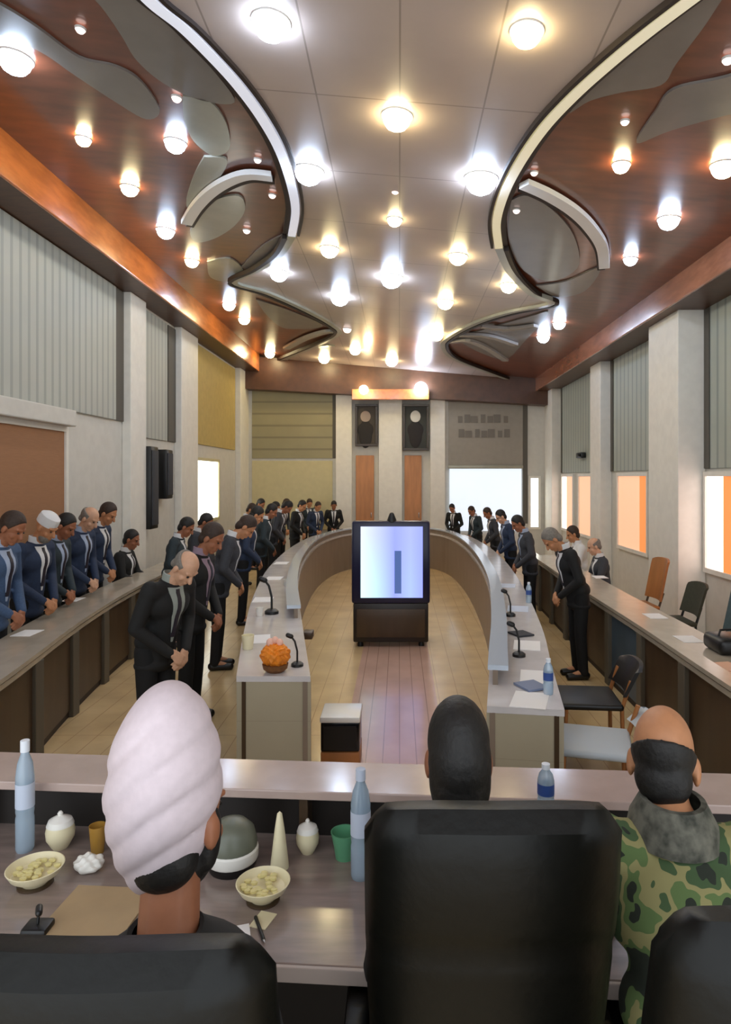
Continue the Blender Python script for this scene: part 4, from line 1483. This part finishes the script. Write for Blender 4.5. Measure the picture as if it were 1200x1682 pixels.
# lower the figure so that the head fits under the turban
want = V((tc_.x + .03, 1.33, tc_.z - .085))
locT = V((want.x - hp.x, want.y - hp.y - .02, 0))
sT = want.z / hp.z
TM = Matrix.Translation((hp.x - .022, hp.y - .012, hp.z + .060)) @ Matrix.Rotation(-.42 * 0, 4, 'Z') @ Matrix.Rotation(R(4), 4, 'Y') @ Matrix.Rotation(R(6), 4, 'X')
robe_c = MB().lathe([(.058, .075), (.066, .078), (.085, .055), (.155, .0), (.165, -.05), (.10, -.06), (.058, .02)], seg=28, M=Matrix.Translation(ft.neck + V((0, 0, -.012))))
rt = seated(ft, 'man in a tall pinkish white turban and black robe, seen from behind', (0, 0, 0), 0, m_skin2, m_suit_k, sT, 'nape', m_hairb,
            [('turban', turban_mesh(TM), m_turban), ('beard', ft.fullbeard(), m_hairb), ('collar', robe_c.mesh('collar'), m_suit_k)])
rt.location = (want.x - hp.x * sT, want.y - hp.y * sT, 0)

# black haired person in the middle chair
fm = Fig('sit', .10, .12, slim=.84, wz=.20)
hp = fm.H.translation.copy()
hw = P(752, 1240, 1.66)
s_ = hw.z / hp.z * .995
rm = seated(fm, 'black haired person in the middle chair, only the back of the head showing', (hw.x - hp.x * s_, hw.y - hp.y * s_, 0), 0, m_skin2, m_suit_k, (s_ * .86, s_, s_), 'long', m_hairb)

# camouflage man on the right
mc = bpy.data.materials.new('green camouflage cloth'); mc.use_nodes = True
nt = mc.node_tree; N = nt.nodes; L = nt.links
tc = N.new('ShaderNodeTexCoord'); nz = N.new('ShaderNodeTexNoise'); nz.inputs['Scale'].default_value = 11; nz.inputs['Detail'].default_value = 2
L.new(tc.outputs['Object'], nz.inputs['Vector'])
rp = N.new('ShaderNodeValToRGB'); rp.color_ramp.interpolation = 'CONSTANT'
cr = rp.color_ramp
cr.elements[0].position = 0; cr.elements[0].color = rgb((38, 44, 34))
cr.elements[1].position = .42; cr.elements[1].color = rgb((92, 114, 66))
e = cr.elements.new(.50); e.color = rgb((146, 140, 92))
e = cr.elements.new(.58); e.color = rgb((66, 88, 54))
e = cr.elements.new(.66); e.color = rgb((40, 46, 36))
L.new(nz.outputs['Fac'], rp.inputs['Fac']); L.new(rp.outputs['Color'], N['Principled BSDF'].inputs['Base Color'])
N['Principled BSDF'].inputs['Roughness'].default_value = .9
fc = Fig('sit', .26, .10, turn=.30, slim=.98, neck=.51, wz=.20)
hp = fc.H.translation.copy()
hw = P(1076, 1250, 1.76)
s_ = hw.z / hp.z
m_collar = mat('grey collar cloth', (112, 110, 98), .85, col2=(52, 54, 46), vscale=26)
cb = MB().lathe([(.064, -.05), (.112, -.05), (.104, -.012), (.078, .034), (.064, .034)], seg=26, M=Matrix.Translation(fc.neck + V((0, .005, .02))))
rc = seated(fc, 'balding man in green camouflage uniform at the right, seen from behind', (hw.x - hp.x * s_ - .005, hw.y - hp.y * s_, 0), R(-6), m_skin, mc, (s_ * .90, s_, s_), 'low', m_hairb,
            [('collar', cb.mesh('collar'), m_collar)])

# ------------------------------------------------------------------ things on the oval table
# orange flower ball in a dish with pink blossoms on top
p = S(452, 1103, ZTOP)
t = thing('flower_arrangement', 'round orange flower arrangement with pink blossoms at the near left end of the oval table', 'flowers', p)
MB().lathe([(0, 0), (.05, 0), (.075, .02), (.082, .05), (0, .05)], p).build('dish', mat('brown wicker', (120, 78, 40), .8, var=.2, vscale=40), t)
fb = MB().ell((p.x, p.y, p.z + .105), (.09, .09, .075), None, 4)
for v in fb.bm.verts:
    d_ = v.co - V((p.x, p.y, p.z + .1))
    v.co += d_.normalized() * .010 * math.sin(d_.x * 170) * math.cos(d_.z * 160 + d_.y * 150)
fb.build('petals', m_orange, t)
for k, (dx, dz, r) in enumerate(((-.03, .185, .026), (.0, .2, .022), (.03, .185, .022))):
    MB().ell((p.x + dx, p.y - .01, p.z + dz), (r, r, r * 1.1), None, 2).build('blossom', m_pink, t)
m_pk = m_paper


def cup(px, py, lab, m=m_white, r=.034, h=.075, z=ZTOP):
    p = S(px, py, z)
    o = MB().lathe([(0, 0), (r * .7, 0), (r * .8, .006), (r, h), (r * .9, h), (r * .7, .012), (0, .01)], (0, 0, 0), 20).build('cup', m, None, loc=p)
    tag(o, lab, 'cup')


cup(407, 1066, 'cream cup on the oval table left of the orange flowers', m_creamc, .045, .10)
cup(426, 1012, 'white cup on the left arm of the oval table near the black microphone', m_white)
cup(470, 962, 'white cup on the left arm of the oval table before the bend', m_white)


def table_mic(px, py, lab, s=1.0, z=ZTOP):
    p = S(px, py, z)
    t = thing('microphone', lab, 'microphone', p)
    MB().lathe([(0, 0), (.05 * s, 0), (.05 * s, .02 * s), (.03 * s, .035 * s), (0, .035 * s)], p, 20).build('base', m_black, t)
    MB().tube([p + V((0, 0, .03 * s)), p + V((0, .0, .12 * s)), p + V((-.02 * s, .0, .2 * s)), p + V((-.05 * s, 0, .24 * s))], .008 * s).build('gooseneck', m_black, t)
    MB().cap(p + V((-.05 * s, 0, .24 * s)), p + V((-.075 * s, 0, .25 * s)), .02 * s, .02 * s).build('head', m_black, t)


table_mic(446, 1008, 'black gooseneck microphone on the left arm of the oval table', 1.25)
table_mic(488, 1094, 'black microphone beside the orange flowers on the oval table', .8)
table_mic(852, 1078, 'black microphone on the right arm of the oval table', .9)
table_mic(838, 1012, 'black microphone midway along the right arm of the oval table', .9)
PAP = [(423, 1050, .2, 'white sheet behind the cream cup on the left arm of the oval table'),
       (432, 985, .1, 'white sheet beside the cup on the left arm of the oval table'),
       (450, 950, .0, 'white sheet on the left arm of the oval table near the charcoal suited man'),
       (462, 925, .0, 'farther white sheet on the left arm of the oval table'),
       (870, 1150, -.3, 'white sheet at the near end of the right arm of the oval table'),
       (880, 1112, -.2, 'second white sheet on the right arm of the oval table'),
       (865, 1060, -.2, 'third white sheet on the right arm of the oval table'),
       (850, 1000, -.2, 'fourth white sheet on the right arm of the oval table'),
       (832, 962, -.2, 'fifth white sheet on the right arm, before the bowing man')]
for x, y, rz, lab in PAP:
    sheet(x, y, .19, .27, rz, m_paper if x < 600 or x > 860 else m_paperb, lab, z=ZTOP)
for x, y, lab in ((872, 1128, 'blue grey folder between the sheets near the end of the right arm'), (855, 1042, 'dark grey folder midway on the right arm of the oval table')):
    sheet(x, y, .14, .16, .4, m_suit_g if y < 1100 else mat('blue grey card', (120, 132, 160), .6), lab, 'folder', .012, ZTOP + .003, 'folder')
for x, y, lab in ((900, 1140, 'water bottle at the outer corner of the right arm of the oval table'), (868, 990, 'water bottle before the bowing man on the right arm')):
    bottle(x, y, .2, .028, lab, ZTOP + .0)
# small dark sockets on the inner panel
for x, y, lab in ((510, 1042, 'small dark socket box at the inner edge of the left arm'),):
    p = S(x, y, ZTOP - .06)
    o = MB().box(-.04, .04, -.06, .06, -.03, .03, .01).build('socket_box', m_dbrown, None, loc=p + V((-.02, 0, 0)))
    tag(o, lab, 'socket')

# ------------------------------------------------------------------ chairs and things on the right
def visitor_chair(label, x, y, rz, seatm, backm, legm, top=.86, name='visitor_chair', w=.44):
    t = thing(name, label, 'chair', (x, y, 0), rz, None)
    M = Matrix.Translation((x, y, 0)) @ Matrix.Rotation(rz, 4, 'Z')

    def bd(mb, nm, m): mb.xf(M).build(nm, m, t)
    bd(MB().box(-w / 2, w / 2, -.21, .21, .42, .465, .02, 3), 'seat', seatm)
    bk_ = MB()
    n = 10
    f = []
    for s in (-1, 1):
        f.append([[bk_.bm.verts.new((w / 2 * (-1 + 2 * i / n), -.21 - .05 * (1 - (-1 + 2 * i / n) ** 2) - .10 * j / 6 + s * .014, .52 + (top - .52) * j / 6 - (.03 * abs(-1 + 2 * i / n) ** 4 if j == 6 else 0))) for i in range(n + 1)] for j in range(7)])
    for g in f:
        for j in range(6):
            for i in range(n):
                bk_.bm.faces.new([g[j][i], g[j][i + 1], g[j + 1][i + 1], g[j + 1][i]])
    rg = lambda g: [g[0][i] for i in range(n + 1)] + [g[j][n] for j in range(1, 7)] + [g[6][i] for i in range(n - 1, -1, -1)] + [g[j][0] for j in range(5, 0, -1)]
    a_, b_2 = rg(f[0]), rg(f[1])
    for i in range(len(a_)):
        j = (i + 1) % len(a_)
        bk_.bm.faces.new([a_[i], a_[j], b_2[j], b_2[i]])
    bd(bk_, 'backrest', backm)
    for sx in (-1, 1):
        bd(MB().tube([(sx * w * .42, .17, .43), (sx * w * .45, .19, .012)], .014), 'leg', legm)
        bd(MB().tube([(sx * w * .42, -.26, .62), (sx * w * .42, -.2, .43), (sx * w * .45, -.21, .012)], .014), 'leg', legm)
    return t


visitor_chair('pale grey chair with wooden legs in the right aisle beside the camouflage man', 1.15, 3.95, R(75), m_greych, m_greych, m_owood, .62)
visitor_chair('dark chair in the right aisle behind the pale grey chair', 1.33, 4.75, R(85), m_black, m_black, m_owood, .72)
visitor_chair('dark olive chair behind the right desk beside the big pilaster', 2.95, 7.3, R(90), m_dgreen, m_dgreen, m_black, .86)
visitor_chair('teal grey chair behind the right desk, under the orange window', 2.95, 6.3, R(90), m_teal, m_teal, m_black, .98)
visitor_chair('pale grey chair behind the right desk at the right edge of the photo', 2.9, 5.7, R(90), m_greych, m_greych, m_black, .96)
visitor_chair('orange brown wooden chair behind the right desk left of the big pilaster', 2.9, 8.2, R(92), m_owood, m_owood, m_dbrown, 1.02)
# black bag and peach folder at the right edge, on the right desk
p = S(1186, 1068, ZTOP - .045)
t = thing('black_bag', 'black bag lying on the right desk at the edge of the photo', 'bag', p)
MB().box(p.x - .10, p.x + .14, p.y - .18, p.y + .12, p.z, p.z + .12, .04, 3).build('body', m_black, t)
MB().tube([p + V((-.06, -.06, .11)), p + V((-.04, -.05, .16)), p + V((.06, -.03, .16)), p + V((.08, -.02, .11))], .008).build('bag_handle', m_black, t)
sheet(1188, 1098, .22, .2, .2, mat('peach folder card', (226, 176, 146), .6), 'peach folder on the right desk in front of the black bag', 'folder', .014, ZTOP - .045, 'folder')
for x, y, lab in ((985, 948, 'white sheet on the far part of the right desk'), (1075, 1012, 'white sheet on the right desk below the big pilaster'), (1130, 1050, 'white sheet on the right desk beside the black bag')):
    sheet(x, y, .16, .22, .0, m_paper, lab, z=ZTOP - .045)
# papers on the left wall desk
for x, y, lab in ((45, 1040, 'white sheet on the left desk before the blue suited man'), (120, 985, 'white sheet on the left desk before the white capped man'), (190, 935, 'white sheet on the far part of the left desk')):
    sheet(x, y, .16, .22, .0, m_paper, lab, z=ZTOP - .045)

# ------------------------------------------------------------------ world and exposure
w = bpy.data.worlds.new('World')
scene.world = w
w.use_nodes = True
bg = w.node_tree.nodes['Background']
bg.inputs['Color'].default_value = (0.88, 0.94, 1.0, 1)
bg.inputs['Strength'].default_value = 1.7  # added fill light, entering by the open end behind the camera
scene.view_settings.view_transform = 'Standard'
scene.view_settings.look = 'None'
scene.view_settings.gamma = 1
scene.view_settings.use_curve_mapping = False
scene.view_settings.exposure = 0.3
scene.cycles.use_denoising = True
scene.cycles.max_bounces = 8
scene.cycles.sample_clamp_indirect = 8
